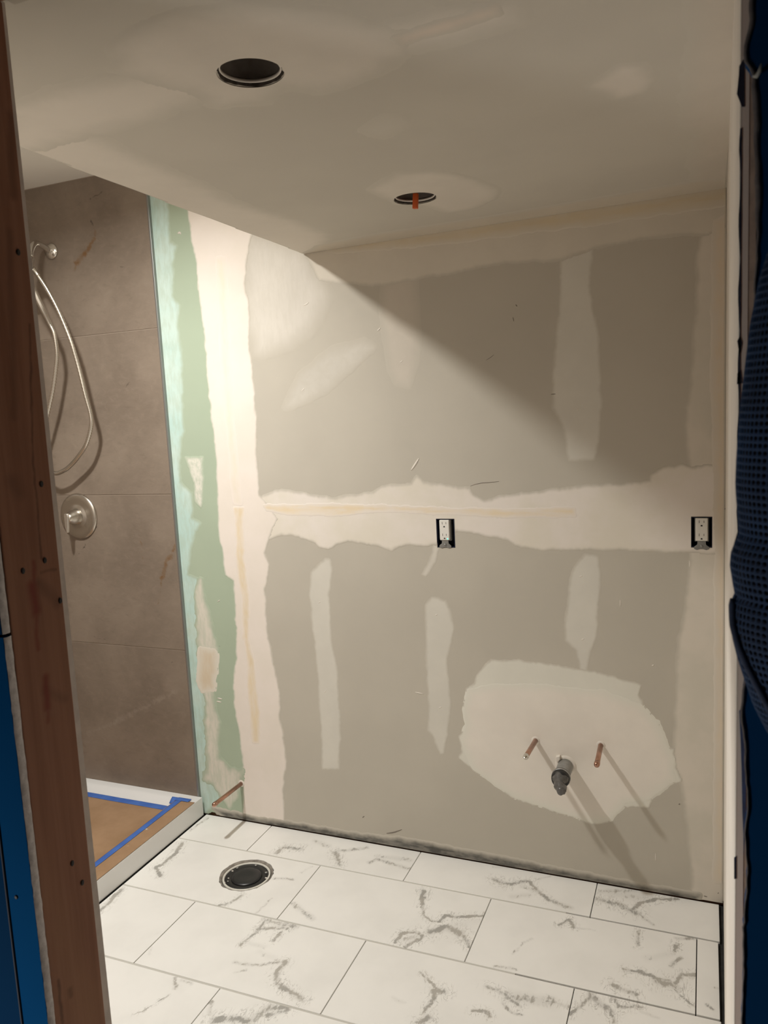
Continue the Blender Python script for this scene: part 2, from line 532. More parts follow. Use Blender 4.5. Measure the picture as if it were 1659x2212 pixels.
# ---------------------------------------------------------------- measured outlines, in metres
WALL = {
 'green_seam': [[-0.3621,2.3326],[-0.3589,2.2045],[-0.3435,2.1384],[-0.3441,2.0088],[-0.336,1.9263],[-0.333,1.8108],[-0.3332,1.6607],[-0.3272,1.5085],[-0.3246,1.406],[-0.3302,1.3009],[-0.3366,1.1422],[-0.3223,0.9834],[-0.2895,0.9614],[-0.2925,0.9044],[-0.2949,0.7372],[-0.3034,0.6639],[-0.3276,0.5537],[-0.3294,0.4627],[-0.3168,0.367],[-0.3119,0.2793],[-0.3099,0.2285],[-0.3323,-0.0064],[-0.1494,-0.0053],[-0.1451,0.0521],[-0.1378,0.1731],[-0.1185,0.2684],[-0.1228,0.3688],[-0.1337,0.4333],[-0.1277,0.5372],[-0.1368,0.5975],[-0.1487,0.6986],[-0.1608,0.7459],[-0.1606,0.8468],[-0.1569,0.9417],[-0.1303,1.0277],[-0.1504,1.0704],[-0.1242,1.1293],[-0.082,1.1994],[-0.1254,1.2586],[-0.1524,1.2841],[-0.1574,1.4356],[-0.1425,1.5679],[-0.145,1.6992],[-0.1502,1.797],[-0.1411,1.9709],[-0.1511,2.0321],[-0.1365,2.1139],[-0.1046,2.2034]],
 'soffit_smear': [[-0.1323,2.207],[-0.1418,2.0517],[-0.1439,1.893],[-0.1105,1.794],[0.0024,1.8092],[0.0961,1.8563],[0.1647,1.9574],[0.0911,2.1099]],
 'belt_seam': [[-0.2333,1.259],[-0.1539,1.2742],[-0.0577,1.3039],[0.0226,1.2882],[0.1402,1.2696],[0.2051,1.278],[0.3003,1.2889],[0.3324,1.3115],[0.4416,1.3159],[0.4606,1.3408],[0.4832,1.3182],[0.5584,1.3089],[0.6377,1.2998],[0.6481,1.2778],[0.6865,1.2585],[0.7367,1.2745],[0.7751,1.2755],[0.8604,1.2873],[1.01,1.303],[1.1073,1.3067],[1.1972,1.315],[1.2018,1.3336],[1.2414,1.3562],[1.2846,1.3622],[1.3059,1.3549],[1.3818,1.3605],[1.3826,1.1033],[1.2653,1.1077],[1.0126,1.1111],[0.8782,1.1056],[0.8031,1.11],[0.7626,1.133],[0.6553,1.1554],[0.5817,1.1666],[0.5809,1.1588],[0.5151,1.1156],[0.3829,1.1105],[0.3575,1.0926],[0.3148,1.1064],[0.1954,1.122],[0.1427,1.1093],[0.1154,1.0938],[0.0827,1.0992],[0.0637,1.114],[-0.002,1.1373],[-0.0701,1.1426],[-0.1129,1.1297],[-0.249,1.077]],
 'corner_band': [[1.3476,2.0388],[1.3393,2.0087],[1.3271,1.9507],[1.3271,1.8649],[1.323,1.7786],[1.3146,1.6695],[1.3062,1.5588],[1.2955,1.5008],[1.2975,1.4464],[1.3059,1.3549],[1.3174,1.2328],[1.3055,1.0757],[1.2952,0.9265],[1.2773,0.8471],[1.2693,0.756],[1.2637,0.6179],[1.2633,0.5016],[1.2579,0.448],[1.2787,0.3978],[1.2864,0.3278],[1.2994,0.2464],[1.3097,0.0916],[1.3123,0.0313],[1.3169,-0.0024],[1.3967,-0.0092],[1.4049,1.097],[1.412,2.1279],[1.3475,2.1315]],
 'ceiling_joint': [[0.0964,2.1092],[0.1059,2.0865],[0.1414,2.0121],[0.2261,1.9954],[0.3038,1.9856],[0.3742,1.9722],[0.4761,1.9806],[0.6404,1.9908],[0.7632,1.9998],[0.8619,1.9927],[0.9488,1.9868],[1.0404,2.0073],[1.2022,2.0177],[1.3066,2.0129],[1.3474,2.0076],[1.4125,2.0301],[1.4119,2.1339],[0.7948,2.12]],
 'upper_stripe_right': [[0.9491,2.0004],[0.9437,1.8592],[0.9299,1.7677],[0.9178,1.6511],[0.9153,1.5465],[0.9472,1.478],[0.9596,1.3861],[1.0348,1.3843],[1.0501,1.4741],[1.0581,1.5489],[1.0508,1.6656],[1.0521,1.7529],[1.0374,1.8273],[1.025,1.8966],[1.0305,1.9547],[1.0405,2.0117]],
 'upper_stripe_left': [[0.3775,1.9816],[0.3686,1.8698],[0.3795,1.7698],[0.3864,1.6944],[0.4062,1.6581],[0.4435,1.6459],[0.4736,1.7133],[0.4836,1.8106],[0.4789,1.9851]],
 'lower_stripe_left': [[0.0998,1.0573],[0.0426,1.004],[0.0298,0.9174],[0.0312,0.7933],[0.0418,0.6999],[0.0411,0.5414],[0.0404,0.3807],[0.0359,0.263],[0.1018,0.2717],[0.1203,0.4538],[0.119,0.6431],[0.1037,0.7666],[0.1039,0.9206],[0.124,1.0247],[0.1194,1.0548]],
 'lower_stripe_middle': [[0.4948,0.9287],[0.4729,0.9074],[0.4672,0.8487],[0.4647,0.7307],[0.4655,0.5514],[0.4582,0.4598],[0.4787,0.4378],[0.5005,0.3795],[0.508,0.3835],[0.5277,0.4495],[0.5413,0.5589],[0.5357,0.7065],[0.5537,0.7839],[0.5643,0.8252],[0.5525,0.8939],[0.542,0.9251]],
 'lower_stripe_right': [[1.0013,1.0908],[0.9673,1.0497],[0.9519,0.9795],[0.9381,0.8612],[0.94,0.8139],[0.9676,0.7801],[0.9835,0.7217],[0.9975,0.7199],[1.0098,0.7831],[1.03,0.8315],[1.0401,0.9484],[1.0469,1.0348],[1.0395,1.086]],
 'vanity_patch': [[0.6891,0.7293],[0.644,0.682],[0.6332,0.6432],[0.604,0.6216],[0.5884,0.5498],[0.5992,0.4995],[0.5682,0.4442],[0.5823,0.3938],[0.5685,0.3724],[0.6123,0.3389],[0.6622,0.313],[0.7477,0.2539],[0.8448,0.2364],[0.9275,0.2175],[1.0085,0.2053],[1.06,0.2198],[1.0833,0.2852],[1.111,0.2772],[1.1824,0.2881],[1.1989,0.3328],[1.2312,0.3734],[1.2787,0.3859],[1.2579,0.4539],[1.2581,0.4892],[1.2318,0.486],[1.2111,0.5717],[1.1688,0.6142],[1.1584,0.6542],[1.164,0.6839],[1.0502,0.7094],[0.9381,0.7241],[0.7922,0.731]],
 'vanity_inner': [[0.6162,0.61],[0.601,0.5446],[0.6118,0.4944],[0.5905,0.4403],[0.6016,0.3962],[0.6253,0.3471],[0.6812,0.3156],[0.7605,0.2687],[0.8571,0.2511],[0.9395,0.232],[1.0089,0.2241],[1.0602,0.2385],[1.1058,0.3009],[1.1826,0.3244],[1.2472,0.3934],[1.2474,0.4526],[1.2265,0.4912],[1.2004,0.5647],[1.1527,0.6126],[1.0493,0.644],[0.8786,0.6464],[0.6981,0.6332]],
 'diagonal_wipe': [[-0.0203,1.5936],[0.0485,1.7011],[0.1718,1.7756],[0.2926,1.7966],[0.3247,1.774],[0.2425,1.7142],[0.1338,1.6436],[0.0106,1.5974]],
 'outlet_drip': [[0.5103,1.1155],[0.5017,1.0812],[0.4628,1.0113],[0.4743,1.0013],[0.5123,1.053],[0.5234,1.1044]],
 'teal_edge': [[-0.5446,2.3991],[-0.4878,2.3751],[-0.4407,2.3487],[-0.4425,2.3315],[-0.4524,2.2102],[-0.4292,2.1941],[-0.4464,2.1344],[-0.4587,2.0153],[-0.4339,1.9859],[-0.4471,1.9106],[-0.4397,1.8188],[-0.4534,1.6675],[-0.4609,1.5306],[-0.4881,1.4446],[-0.4971,1.337],[-0.4459,1.295],[-0.4573,1.1992],[-0.4154,1.1802],[-0.4452,1.1478],[-0.4768,1.0598],[-0.4963,0.9808],[-0.4556,0.9625],[-0.4427,0.8973],[-0.4475,0.7274],[-0.4588,0.7266],[-0.476,0.5483],[-0.4607,0.4701],[-0.4757,0.4086],[-0.4622,0.3095],[-0.4773,0.2468],[-0.4758,0.1654],[-0.4446,0.1042],[-0.4338,0.073],[-0.4797,0.0248],[-0.5237,-0.0075],[-0.5406,-0.0201],[-0.5693,2.4028]],
 'white_scrape': [[-0.4593,1.4281],[-0.3841,1.4278],[-0.3978,1.2851],[-0.4096,1.2408],[-0.4298,1.2663],[-0.4271,1.3328],[-0.4422,1.371]],
 'white_smear': [[-0.4682,0.9127],[-0.4364,0.9631],[-0.4253,0.8784],[-0.3972,0.7307],[-0.397,0.6918],[-0.4043,0.6133],[-0.4245,0.5172],[-0.4263,0.4735],[-0.4087,0.3958],[-0.4207,0.3144],[-0.4228,0.2416],[-0.3961,0.2369],[-0.372,0.2038],[-0.3133,0.2116],[-0.3206,0.1785],[-0.345,0.1024],[-0.3647,0.0833],[-0.3905,0.0467],[-0.4318,0.0938],[-0.4509,0.1361],[-0.5055,0.1449],[-0.4828,0.189],[-0.4687,0.2885],[-0.4703,0.369],[-0.4645,0.4298],[-0.4515,0.471],[-0.4699,0.517],[-0.4845,0.5555],[-0.4718,0.6866]],
 'tan_smear': [[-0.463,0.6833],[-0.4003,0.6799],[-0.4076,0.6013],[-0.4253,0.533],[-0.4695,0.521],[-0.4822,0.5557]],
 'tape_vertical_upper': [[-0.2539,2.1278],[-0.2214,2.124],[-0.2318,1.9007],[-0.2439,1.6557],[-0.2385,1.4716],[-0.2333,1.259],[-0.2612,1.2591],[-0.2633,1.4385],[-0.2695,1.6572],[-0.2628,1.9035]],
 'tape_vertical_lower': [[-0.262,1.2375],[-0.2259,1.2374],[-0.2326,1.1595],[-0.2367,1.0493],[-0.2358,0.9955],[-0.2289,0.9065],[-0.2429,0.7407],[-0.2264,0.6466],[-0.2279,0.5507],[-0.2214,0.4742],[-0.2235,0.3963],[-0.233,0.3326],[-0.2593,0.3295],[-0.2606,0.3922],[-0.2583,0.4705],[-0.2626,0.5476],[-0.2544,0.6445],[-0.2592,0.7395],[-0.2651,0.7392],[-0.2545,0.9054],[-0.2669,0.9945],[-0.2677,1.0486],[-0.2598,1.1592]],
 'tape_belt': [[-0.1316,1.2453],[0.1519,1.2495],[0.3287,1.2444],[0.5378,1.234],[0.7674,1.2296],[0.971,1.2358],[0.9706,1.2155],[0.7668,1.2096],[0.5372,1.22],[0.3278,1.2283],[0.1496,1.2152],[-0.0302,1.2148],[-0.1223,1.2312]],
 'tape_ceiling': [[0.1828,2.1147],[0.3872,2.1111],[0.5953,2.1127],[0.8652,2.1175],[1.0511,2.1166],[1.224,2.1158],[1.401,2.1204],[1.4011,2.0881],[1.2238,2.0859],[1.0506,2.0814],[0.8191,2.0851],[0.8643,2.0821],[0.5941,2.0849],[0.3863,2.0944],[0.2216,2.1015]],
 'tape_corner': [[1.3749,2.0352],[1.3984,2.0443],[1.3978,1.6287],[1.3988,1.0968],[1.3985,0.5314],[1.3964,0.0829],[1.382,0.0802],[1.3845,0.5298],[1.3839,1.0965],[1.3725,1.6304]],
 'foot_band': [[-0.4693,0.0305],[-0.4259,0.0274],[-0.2565,0.0193],[-0.1329,0.0258],[0.0252,0.0235],[0.1959,0.0246],[0.342,0.0368],[0.5664,0.0303],[0.698,0.0299],[0.8866,0.0243],[1.1795,0.0173],[1.3303,0.0174],[1.3236,-0.0011],[1.0064,-0.0021],[0.565,-0.0045],[0.2673,-0.0119],[-0.0953,-0.0095],[-0.2592,-0.0138],[-0.4072,-0.0048]],
}
CEIL = {
 'can_patch_near': [[0.5137,-1.377],[0.5612,-1.4374],[0.6054,-1.4566],[0.682,-1.4634],[0.7759,-1.4353],[0.8432,-1.3727],[0.8869,-1.3097],[0.9279,-1.2653],[0.8968,-1.2238],[0.8595,-1.1903],[0.8008,-1.1695],[0.7365,-1.1617],[0.7133,-1.2014],[0.6888,-1.2204],[0.6248,-1.1735],[0.5629,-1.1952],[0.5582,-1.2699]],
 'seam_near': [[0.2438,-1.362],[0.2797,-1.3561],[0.3817,-1.3665],[0.4866,-1.3504],[0.6204,-1.3323],[0.7273,-1.2875],[0.868,-1.2836],[0.9859,-1.2867],[1.0879,-1.261],[1.0796,-1.2254],[1.0074,-1.2192],[0.8933,-1.2347],[0.6939,-1.1983],[0.5648,-1.2397],[0.3989,-1.216],[0.2486,-1.2112],[0.0753,-1.2088]],
 'edge_band': [[0.1522,-1.2787],[0.2519,-1.2147],[0.2597,-1.1808],[0.254,-1.0404],[0.2498,-0.8501],[0.2276,-0.6524],[0.271,-0.3873],[0.2642,-0.1968],[0.1414,0.0144],[0.0447,0.0293],[0.0855,-1.218]],
 'can_patch_far': [[0.5817,-0.5603],[0.6778,-0.6365],[0.7526,-0.6065],[0.8105,-0.4981],[0.8415,-0.3782],[0.8129,-0.2904],[0.7419,-0.2349],[0.6781,-0.234],[0.6529,-0.334],[0.591,-0.4117]],
 'spot_right': [[1.1616,-0.9195],[1.2135,-0.9741],[1.24,-0.9583],[1.2547,-0.8813],[1.2351,-0.8376],[1.1957,-0.8375]],
 'spot_left': [[0.7255,-0.938],[0.7855,-0.9813],[0.8081,-0.9618],[0.7933,-0.9181],[0.7427,-0.8879]],
 'wall_band': [[1.3381,-1.1997],[1.3327,-0.9756],[1.317,-0.7009],[1.3154,-0.5961],[1.3393,-0.5307],[1.325,-0.39],[1.3263,-0.167],[1.344,-0.0674],[1.4102,-0.0613],[1.4117,-0.7275],[1.4255,-1.1509]],
 'back_band': [[0.1892,-0.08],[0.3967,-0.1008],[0.8167,-0.0947],[1.3383,-0.1207],[1.4092,-0.0959],[1.4121,0.0058],[0.7944,0.0011],[0.0871,0.007]],
 'pink_streak': [[0.9203,-1.2648],[0.9956,-1.2735],[1.07,-1.2754],[1.0682,-1.2576],[0.9885,-1.2512],[0.9212,-1.2476]],
}
VEIN = [
 [0.016,0.6,[[-0.4889,-0.1273],[-0.4815,-0.0278]]],
 [0.0188,1,[[-0.4651,-0.2118],[-0.4442,-0.2732],[-0.446,-0.3508],[-0.4591,-0.3729],[-0.4067,-0.409]]],
 [0.0179,0.6,[[-0.5082,-0.1332],[-0.5053,-0.1076]]],
 [0.0158,0.7,[[-0.0165,-0.3027],[0.0472,-0.2909]]],
 [0.0155,0.8,[[-0.0684,-0.4166],[-0.082,-0.4648],[-0.1148,-0.493]]],
 [0.0101,0.6,[[0.0337,-0.4073],[0.0234,-0.4855]]],
 [0.0142,0.4,[[0.0586,-0.2423],[0.074,-0.2027]]],
 [0.024,0.8,[[-0.0865,-0.162],[-0.0802,-0.1222],[-0.0117,-0.1105]]],
 [0.0216,0.9,[[0.1164,-0.0928],[0.1646,-0.1596]]],
 [0.0219,0.7,[[0.1138,-0.0874],[0.1677,-0.0644],[0.2131,-0.0346]]],
 [0.0213,0.7,[[0.2629,-0.117],[0.2775,-0.0886],[0.336,-0.103],[0.4168,-0.1124]]],
 [0.026,0.5,[[0.0097,-0.049],[0.0761,-0.0674]]],
 [0.0286,0.5,[[0.2719,-0.0752],[0.3899,-0.0625]]],
 [0.018,0.9,[[-0.4727,-0.6382],[-0.4814,-0.5565],[-0.4856,-0.5176]]],
 [0.0084,0.4,[[-0.2231,-0.6734],[-0.2162,-0.6666]]],
 [0.0099,0.5,[[-0.183,-0.7518],[-0.1978,-0.7248]]],
 [0.013,0.8,[[0.0621,-0.6308],[0.0741,-0.5606],[0.0713,-0.506]]],
 [0.0296,0.7,[[0.0713,-0.506],[0.116,-0.5056],[0.1777,-0.5018]]],
 [0.0163,0.8,[[0.0707,-0.5549],[0.1142,-0.5339],[0.1583,-0.5196]]],
 [0.0145,0.8,[[0.1474,-0.5435],[0.1423,-0.5851]]],
 [0.014,0.7,[[0.0832,-0.7012],[0.1283,-0.6983],[0.1827,-0.6783],[0.231,-0.6503]]],
 [0.0212,0.9,[[0.2242,-0.6545],[0.2239,-0.7021],[0.2469,-0.7344],[0.2859,-0.7491],[0.3396,-0.7688]]],
 [0.0283,0.35,[[0.128,-0.639],[0.2006,-0.6563]]],
 [0.0109,0.5,[[0.1075,-0.7388],[0.1319,-0.7189]]],
 [0.0224,0.4,[[0.0594,-0.6188],[0.1307,-0.6169]]],
 [0.025,0.6,[[0.1102,-0.4057],[0.2108,-0.4538]]],
 [0.0201,1,[[0.495,-0.216],[0.5123,-0.2791]]],
 [0.013,0.8,[[0.5123,-0.2791],[0.5348,-0.33],[0.564,-0.3487],[0.5946,-0.3458]]],
 [0.0146,1,[[0.5946,-0.3458],[0.6007,-0.3088],[0.6292,-0.3137],[0.6687,-0.2962],[0.709,-0.2761]]],
 [0.0318,0.9,[[0.5807,-0.3978],[0.6226,-0.364],[0.6677,-0.3827]]],
 [0.0158,0.9,[[0.4988,-0.4769],[0.499,-0.4311],[0.5368,-0.4122],[0.567,-0.4222],[0.5326,-0.485]]],
 [0.0315,0.6,[[0.5272,-0.4547],[0.5597,-0.4224]]],
 [0.0157,0.8,[[0.6813,-0.3849],[0.7104,-0.4266]]],
 [0.0417,0.3,[[0.6394,-0.3518],[0.7004,-0.3092]]],
 [0.024,0.8,[[0.7004,-0.0843],[0.7456,-0.0968],[0.8066,-0.0588]]],
 [0.0169,0.9,[[0.8066,-0.0588],[0.8433,-0.0972],[0.886,-0.1344]]],
 [0.0233,0.7,[[0.886,-0.1344],[0.9598,-0.162]]],
 [0.0268,0.5,[[0.7735,-0.1579],[0.8182,-0.136]]],
 [0.0175,0.4,[[0.6784,-0.016],[0.7322,0.001]]],
 [0.0121,0.5,[[0.8325,-0.0425],[0.8721,-0.0082]]],
 [0.0305,0.5,[[0.7971,-0.0937],[0.8447,-0.1045]]],
 [0.0267,0.8,[[1.0306,-0.0881],[1.103,-0.0943],[1.1297,-0.1145],[1.156,-0.1201]]],
 [0.0115,0.7,[[1.156,-0.1201],[1.2028,-0.1621]]],
 [0.0169,1,[[1.1411,-0.1037],[1.1604,-0.0686],[1.2076,-0.0314],[1.2644,-0.0133]]],
 [0.0442,0.45,[[1.0768,-0.0433],[1.1816,-0.0348]]],
 [0.0239,0.6,[[1.0408,-0.042],[1.1379,-0.0111]]],
 [0.0201,0.3,[[1.1705,-0.0751],[1.192,-0.092]]],
 [0.0094,0.6,[[0.8367,-0.416],[0.8569,-0.3596],[0.8758,-0.3321]]],
 [0.0137,0.6,[[0.8002,-0.4817],[0.8579,-0.4743]]],
 [0.0129,0.9,[[0.94,-0.2474],[0.9674,-0.2112],[0.9813,-0.2474]]],
 [0.0097,0.5,[[0.9813,-0.2474],[1.0414,-0.2412]]],
 [0.0144,0.8,[[1.1659,-0.2006],[1.1673,-0.2704]]],
 [0.0146,0.7,[[1.2716,-0.2049],[1.319,-0.1894]]],
 [0.0144,0.9,[[1.2723,-0.2277],[1.2684,-0.2618]]],
 [0.0157,0.7,[[1.2598,-0.3295],[1.2838,-0.2866]]],
 [0.0168,0.9,[[1.143,-0.3854],[1.1862,-0.3767],[1.2229,-0.3869],[1.2586,-0.3915]]],
 [0.0304,0.9,[[1.2306,-0.399],[1.2732,-0.4082]]],
 [0.0154,1,[[1.2728,-0.3976],[1.2891,-0.3538],[1.3242,-0.3421]]],
 [0.0105,0.8,[[1.2701,-0.4199],[1.3221,-0.4642]]],
 [0.021,0.8,[[1.1152,-0.4502],[1.1376,-0.4589],[1.175,-0.4675]]],
 [0.0315,0.35,[[1.1993,-0.3165],[1.259,-0.2769]]],
 [0.0135,0.7,[[1.3519,-0.4492],[1.3651,-0.4597]]],
 [0.0092,0.6,[[1.3725,-0.3803],[1.3805,-0.3777]]],
 [0.0104,0.8,[[0.6115,-0.5733],[0.6476,-0.5952],[0.6744,-0.6155]]],
 [0.0236,0.9,[[0.6683,-0.6248],[0.693,-0.6201]]],
 [0.0146,1,[[0.6744,-0.6155],[0.675,-0.6527],[0.6664,-0.707]]],
 [0.0229,0.9,[[0.6669,-0.7446],[0.6824,-0.7165]]],
 [0.0176,0.8,[[0.7976,-0.5635],[0.8381,-0.5716],[0.8945,-0.6048]]],
 [0.0498,0.6,[[0.8642,-0.5805],[0.9719,-0.5651]]],
 [0.0144,0.9,[[0.7896,-0.6604],[0.8169,-0.6511],[0.8307,-0.6664]]],
 [0.013,0.7,[[0.8544,-0.608],[0.8782,-0.6305],[0.9084,-0.6352]]],
 [0.0132,0.8,[[0.9593,-0.5625],[1.0189,-0.5663]]],
 [0.0175,0.4,[[0.5725,-0.6836],[0.6044,-0.6904]]],
 [0.0146,0.9,[[1.026,-0.5889],[1.0514,-0.5452],[1.068,-0.5087]]],
 [0.0235,0.8,[[1.068,-0.5087],[1.0995,-0.5341],[1.1218,-0.5467]]],
 [0.0116,0.8,[[1.1218,-0.5467],[1.1324,-0.5821]]],
 [0.0162,0.8,[[1.1313,-0.503],[1.1405,-0.5254],[1.192,-0.508]]],
 [0.0117,0.5,[[1.1934,-0.5275],[1.2374,-0.5321]]],
 [0.0061,0.8,[[-0.0643,-0.9603],[-0.0423,-0.9288],[-0.0196,-0.875]]],
 [0.014,0.7,[[-0.0449,-0.8107],[-0.0187,-0.8454]]],
 [0.0156,0.6,[[-0.0201,-0.8121],[0.0132,-0.8124]]],
 [0.0135,0.7,[[0.0887,-0.8795],[0.1088,-0.8569],[0.1285,-0.8919]]],
 [0.0264,0.9,[[0.1531,-0.9087],[0.1961,-0.8892],[0.2525,-0.8751]]],
 [0.0265,0.8,[[0.25,-0.871],[0.2685,-0.8241],[0.3159,-0.803]]],
 [0.0205,0.8,[[0.2811,-0.8454],[0.3207,-0.8117]]],
]
CRACK = [
 [0.0058,0.8,0,[[-0.6955,2.4384],[-0.7394,2.417],[-0.8254,2.4028],[-0.886,2.4048]]],
 [0.0179,0.9,1,[[-0.8807,2.1844],[-0.8187,2.2266],[-0.7848,2.2646],[-0.7743,2.2952]]],
 [0.0078,0.7,0,[[-0.7743,2.2952],[-0.7923,2.3295]]],
 [0.0059,0.7,0,[[-0.7752,2.2886],[-0.7404,2.2841]]],
 [0.0159,0.5,1,[[-0.8807,2.1844],[-0.8966,2.15]]],
 [0.0057,0.8,0,[[-0.7746,1.2899],[-0.8203,1.2146],[-0.9242,1.1486],[-1.0664,1.0007]]],
 [0.0166,0.8,1,[[-0.5366,1.0969],[-0.5517,1.055],[-0.5852,1.0269],[-0.608,0.9565]]],
 [0.0113,0.6,1,[[-0.608,0.9565],[-0.6266,0.906],[-0.6449,0.8606]]],
 [0.0095,0.4,1,[[-0.7039,1.1582],[-0.6949,1.0978],[-0.685,0.965]]],
 [0.0057,0.9,0,[[-0.5339,0.6544],[-0.5894,0.6277],[-0.6228,0.6061]]],
 [0.0059,0.6,0,[[-0.6725,0.5831],[-0.7573,0.4362]]],
 [0.0233,0.5,2,[[-0.5908,0.5061],[-0.8086,0.3957],[-1.0658,0.2752]]],
 [0.0062,0.5,0,[[-0.9868,0.7058],[-0.8922,0.6923]]],
 [0.0056,0.5,0,[[-0.6676,1.7316],[-0.8142,1.6252]]],
 [0.0059,0.6,0,[[-0.7583,0.634],[-0.6916,0.616]]],
 [0.0058,0.4,0,[[-0.7382,2.1577],[-0.6108,2.1348]]],
 [0.008,0.6,2,[[-0.8989,2.133],[-0.9341,2.1107],[-0.9513,2.0513],[-0.9398,1.9092]]],
 [0.0059,0.4,0,[[-0.8144,2.2599],[-0.8653,2.2152]]],
]
FLECK_DATA = [
 (1,0.003,[[0.075,1.9356],[0.0878,1.939],[0.097,1.9443]]),
 (1,0.004,[[0.4396,1.3638],[0.4554,1.3836],[0.4694,1.4033]]),
 (1,0.002,[[0.0488,1.6474],[0.0604,1.6578]]),
 (1,0.002,[[0.4183,1.7197],[0.4284,1.7249]]),
 (1,0.0025,[[0.3435,1.8275],[0.3557,1.8369]]),
 (0,0.0012,[[0.6418,1.3088],[0.6715,1.3174],[0.7098,1.3199],[0.7372,1.3225]]),
 (0,0.0008,[[0.7082,1.7064],[0.7233,1.7139],[0.734,1.7217]]),
 (0,0.0015,[[0.9081,1.5885],[0.9222,1.5892]]),
 (0,0.0012,[[0.7975,1.8308],[0.8,1.818]]),
 (0,0.0018,[[0.8072,1.8675],[0.8114,1.8615]]),
 (1,0.004,[[-0.4141,2.2357],[-0.4056,2.2394],[-0.4003,2.2323]]),
 (1,0.0025,[[0.4169,0.5928],[0.4304,0.5907],[0.4473,0.5889]]),
 (1,0.0022,[[0.0618,0.894],[0.0695,0.8978]]),
 (1,0.0022,[[0.0614,0.5582],[0.0694,0.566]]),
 (1,0.0025,[[0.5037,0.8712],[0.5104,0.8747]]),
 (1,0.0025,[[0.5007,0.5426],[0.511,0.5486]]),
 (1,0.0025,[[0.9838,1.0198],[0.9924,1.023]]),
 (1,0.0025,[[0.9858,0.817],[0.9944,0.8206]]),
 (1,0.0025,[[1.1958,0.7487],[1.2026,0.7522]]),
 (1,0.003,[[0.9852,1.5341],[0.9908,1.5422]]),
 (1,0.002,[[1.0006,1.5501],[1.0048,1.554]]),
 (0,0.002,[[0.187,0.0936],[0.1948,0.1002]]),
 (0,0.0025,[[0.2797,0.0477],[0.3072,0.0558],[0.3402,0.072]]),
 (1,0.0016,[[1.1055,0.9526],[1.1052,0.9307]]),
 (1,0.0016,[[1.2027,0.1352],[1.2025,0.1085]]),
 (1,0.0018,[[1.3046,1.0808],[1.3046,1.0598]]),
 (1,0.002,[[-0.2626,1.9909],[-0.2477,1.983],[-0.2317,1.9878]]),
 (1,0.002,[[-0.2686,1.9689],[-0.2498,1.9606],[-0.2297,1.9667]]),
 (1,0.002,[[-0.2743,1.95],[-0.2556,1.9401],[-0.239,1.9499]]),
 (1,0.002,[[-0.277,1.921],[-0.2572,1.9225],[-0.2447,1.931]]),
 (1,0.002,[[-0.2712,1.8977],[-0.2512,1.9024]]),
 (1,0.0022,[[-0.2597,1.1848],[-0.2736,1.1638],[-0.2836,1.1428]]),
 (0,0.0009,[[-0.5035,0.6976],[-0.4387,0.7002],[-0.3728,0.7029]]),
 (1,0.0018,[[-0.3693,0.8777],[-0.3581,0.8854]]),
 (1,0.002,[[-0.1583,1.2127],[-0.0804,1.2197],[-0.0049,1.2164]]),
 (0,0.0012,[[0.0277,1.2795],[0.0459,1.2761],[0.0662,1.2776]]),
 (1,0.0022,[[0.7387,1.2778],[0.7611,1.2703],[0.7687,1.2747]]),
 (1,0.003,[[-0.4048,0.4927],[-0.3837,0.491]]),
 (1,0.003,[[-0.4103,0.4791],[-0.3892,0.4774]]),
 (1,0.002,[[0.5916,1.2284],[0.7672,1.2255],[0.9139,1.2242]]),
 (0,0.002,[[1.3437,0.0186],[1.3544,0.0176]]),
 (0,0.0018,[[1.2717,0.3087],[1.2757,0.3124]]),
 (0,0.0015,[[1.3834,0.0343],[1.3874,0.0382]]),
 (1,0.0018,[[0.3647,1.1408],[0.3593,1.1022]]),
]
HOSE_PTS = [(-0.9533, -0.16, 2.1556), (-0.9298, -0.155, 2.1188), (-0.9043, -0.145, 2.0674), (-0.8779, -0.13, 1.9926), (-0.8504, -0.115, 1.8883), (-0.836, -0.105, 1.7972), (-0.8191, -0.1, 1.6859), (-0.8066, -0.095, 1.6088), (-0.8098, -0.095, 1.5653), (-0.8453, -0.09, 1.4995), (-0.8924, -0.085, 1.4543), (-0.9386, -0.08, 1.4208), (-0.9792, -0.08, 1.3981), (-1.0328, -0.08, 1.3881), (-1.0724, -0.085, 1.4297), (-1.0618, -0.09, 1.521), (-1.0143, -0.1, 1.6185), (-0.9713, -0.105, 1.7067), (-0.9385, -0.11, 1.792), (-0.9209, -0.115, 1.851), (-0.9208, -0.12, 1.9159), (-0.9296, -0.125, 1.9487)]
HOSE_TOP = [(-0.9493, -0.16, 2.1519), (-0.9278, -0.155, 2.1169)]
WAND = [(-0.9532, -0.16, 2.0606), (-0.9296, -0.125, 1.9487)]
NAILS = [(-1.6373, 1.7926), (-1.6385, 1.4885), (-1.6462, 1.3846), (-1.6842, 1.3778), (-1.6262, 1.3234), (-1.6533, 0.9459), (-1.6387, 0.9071)]
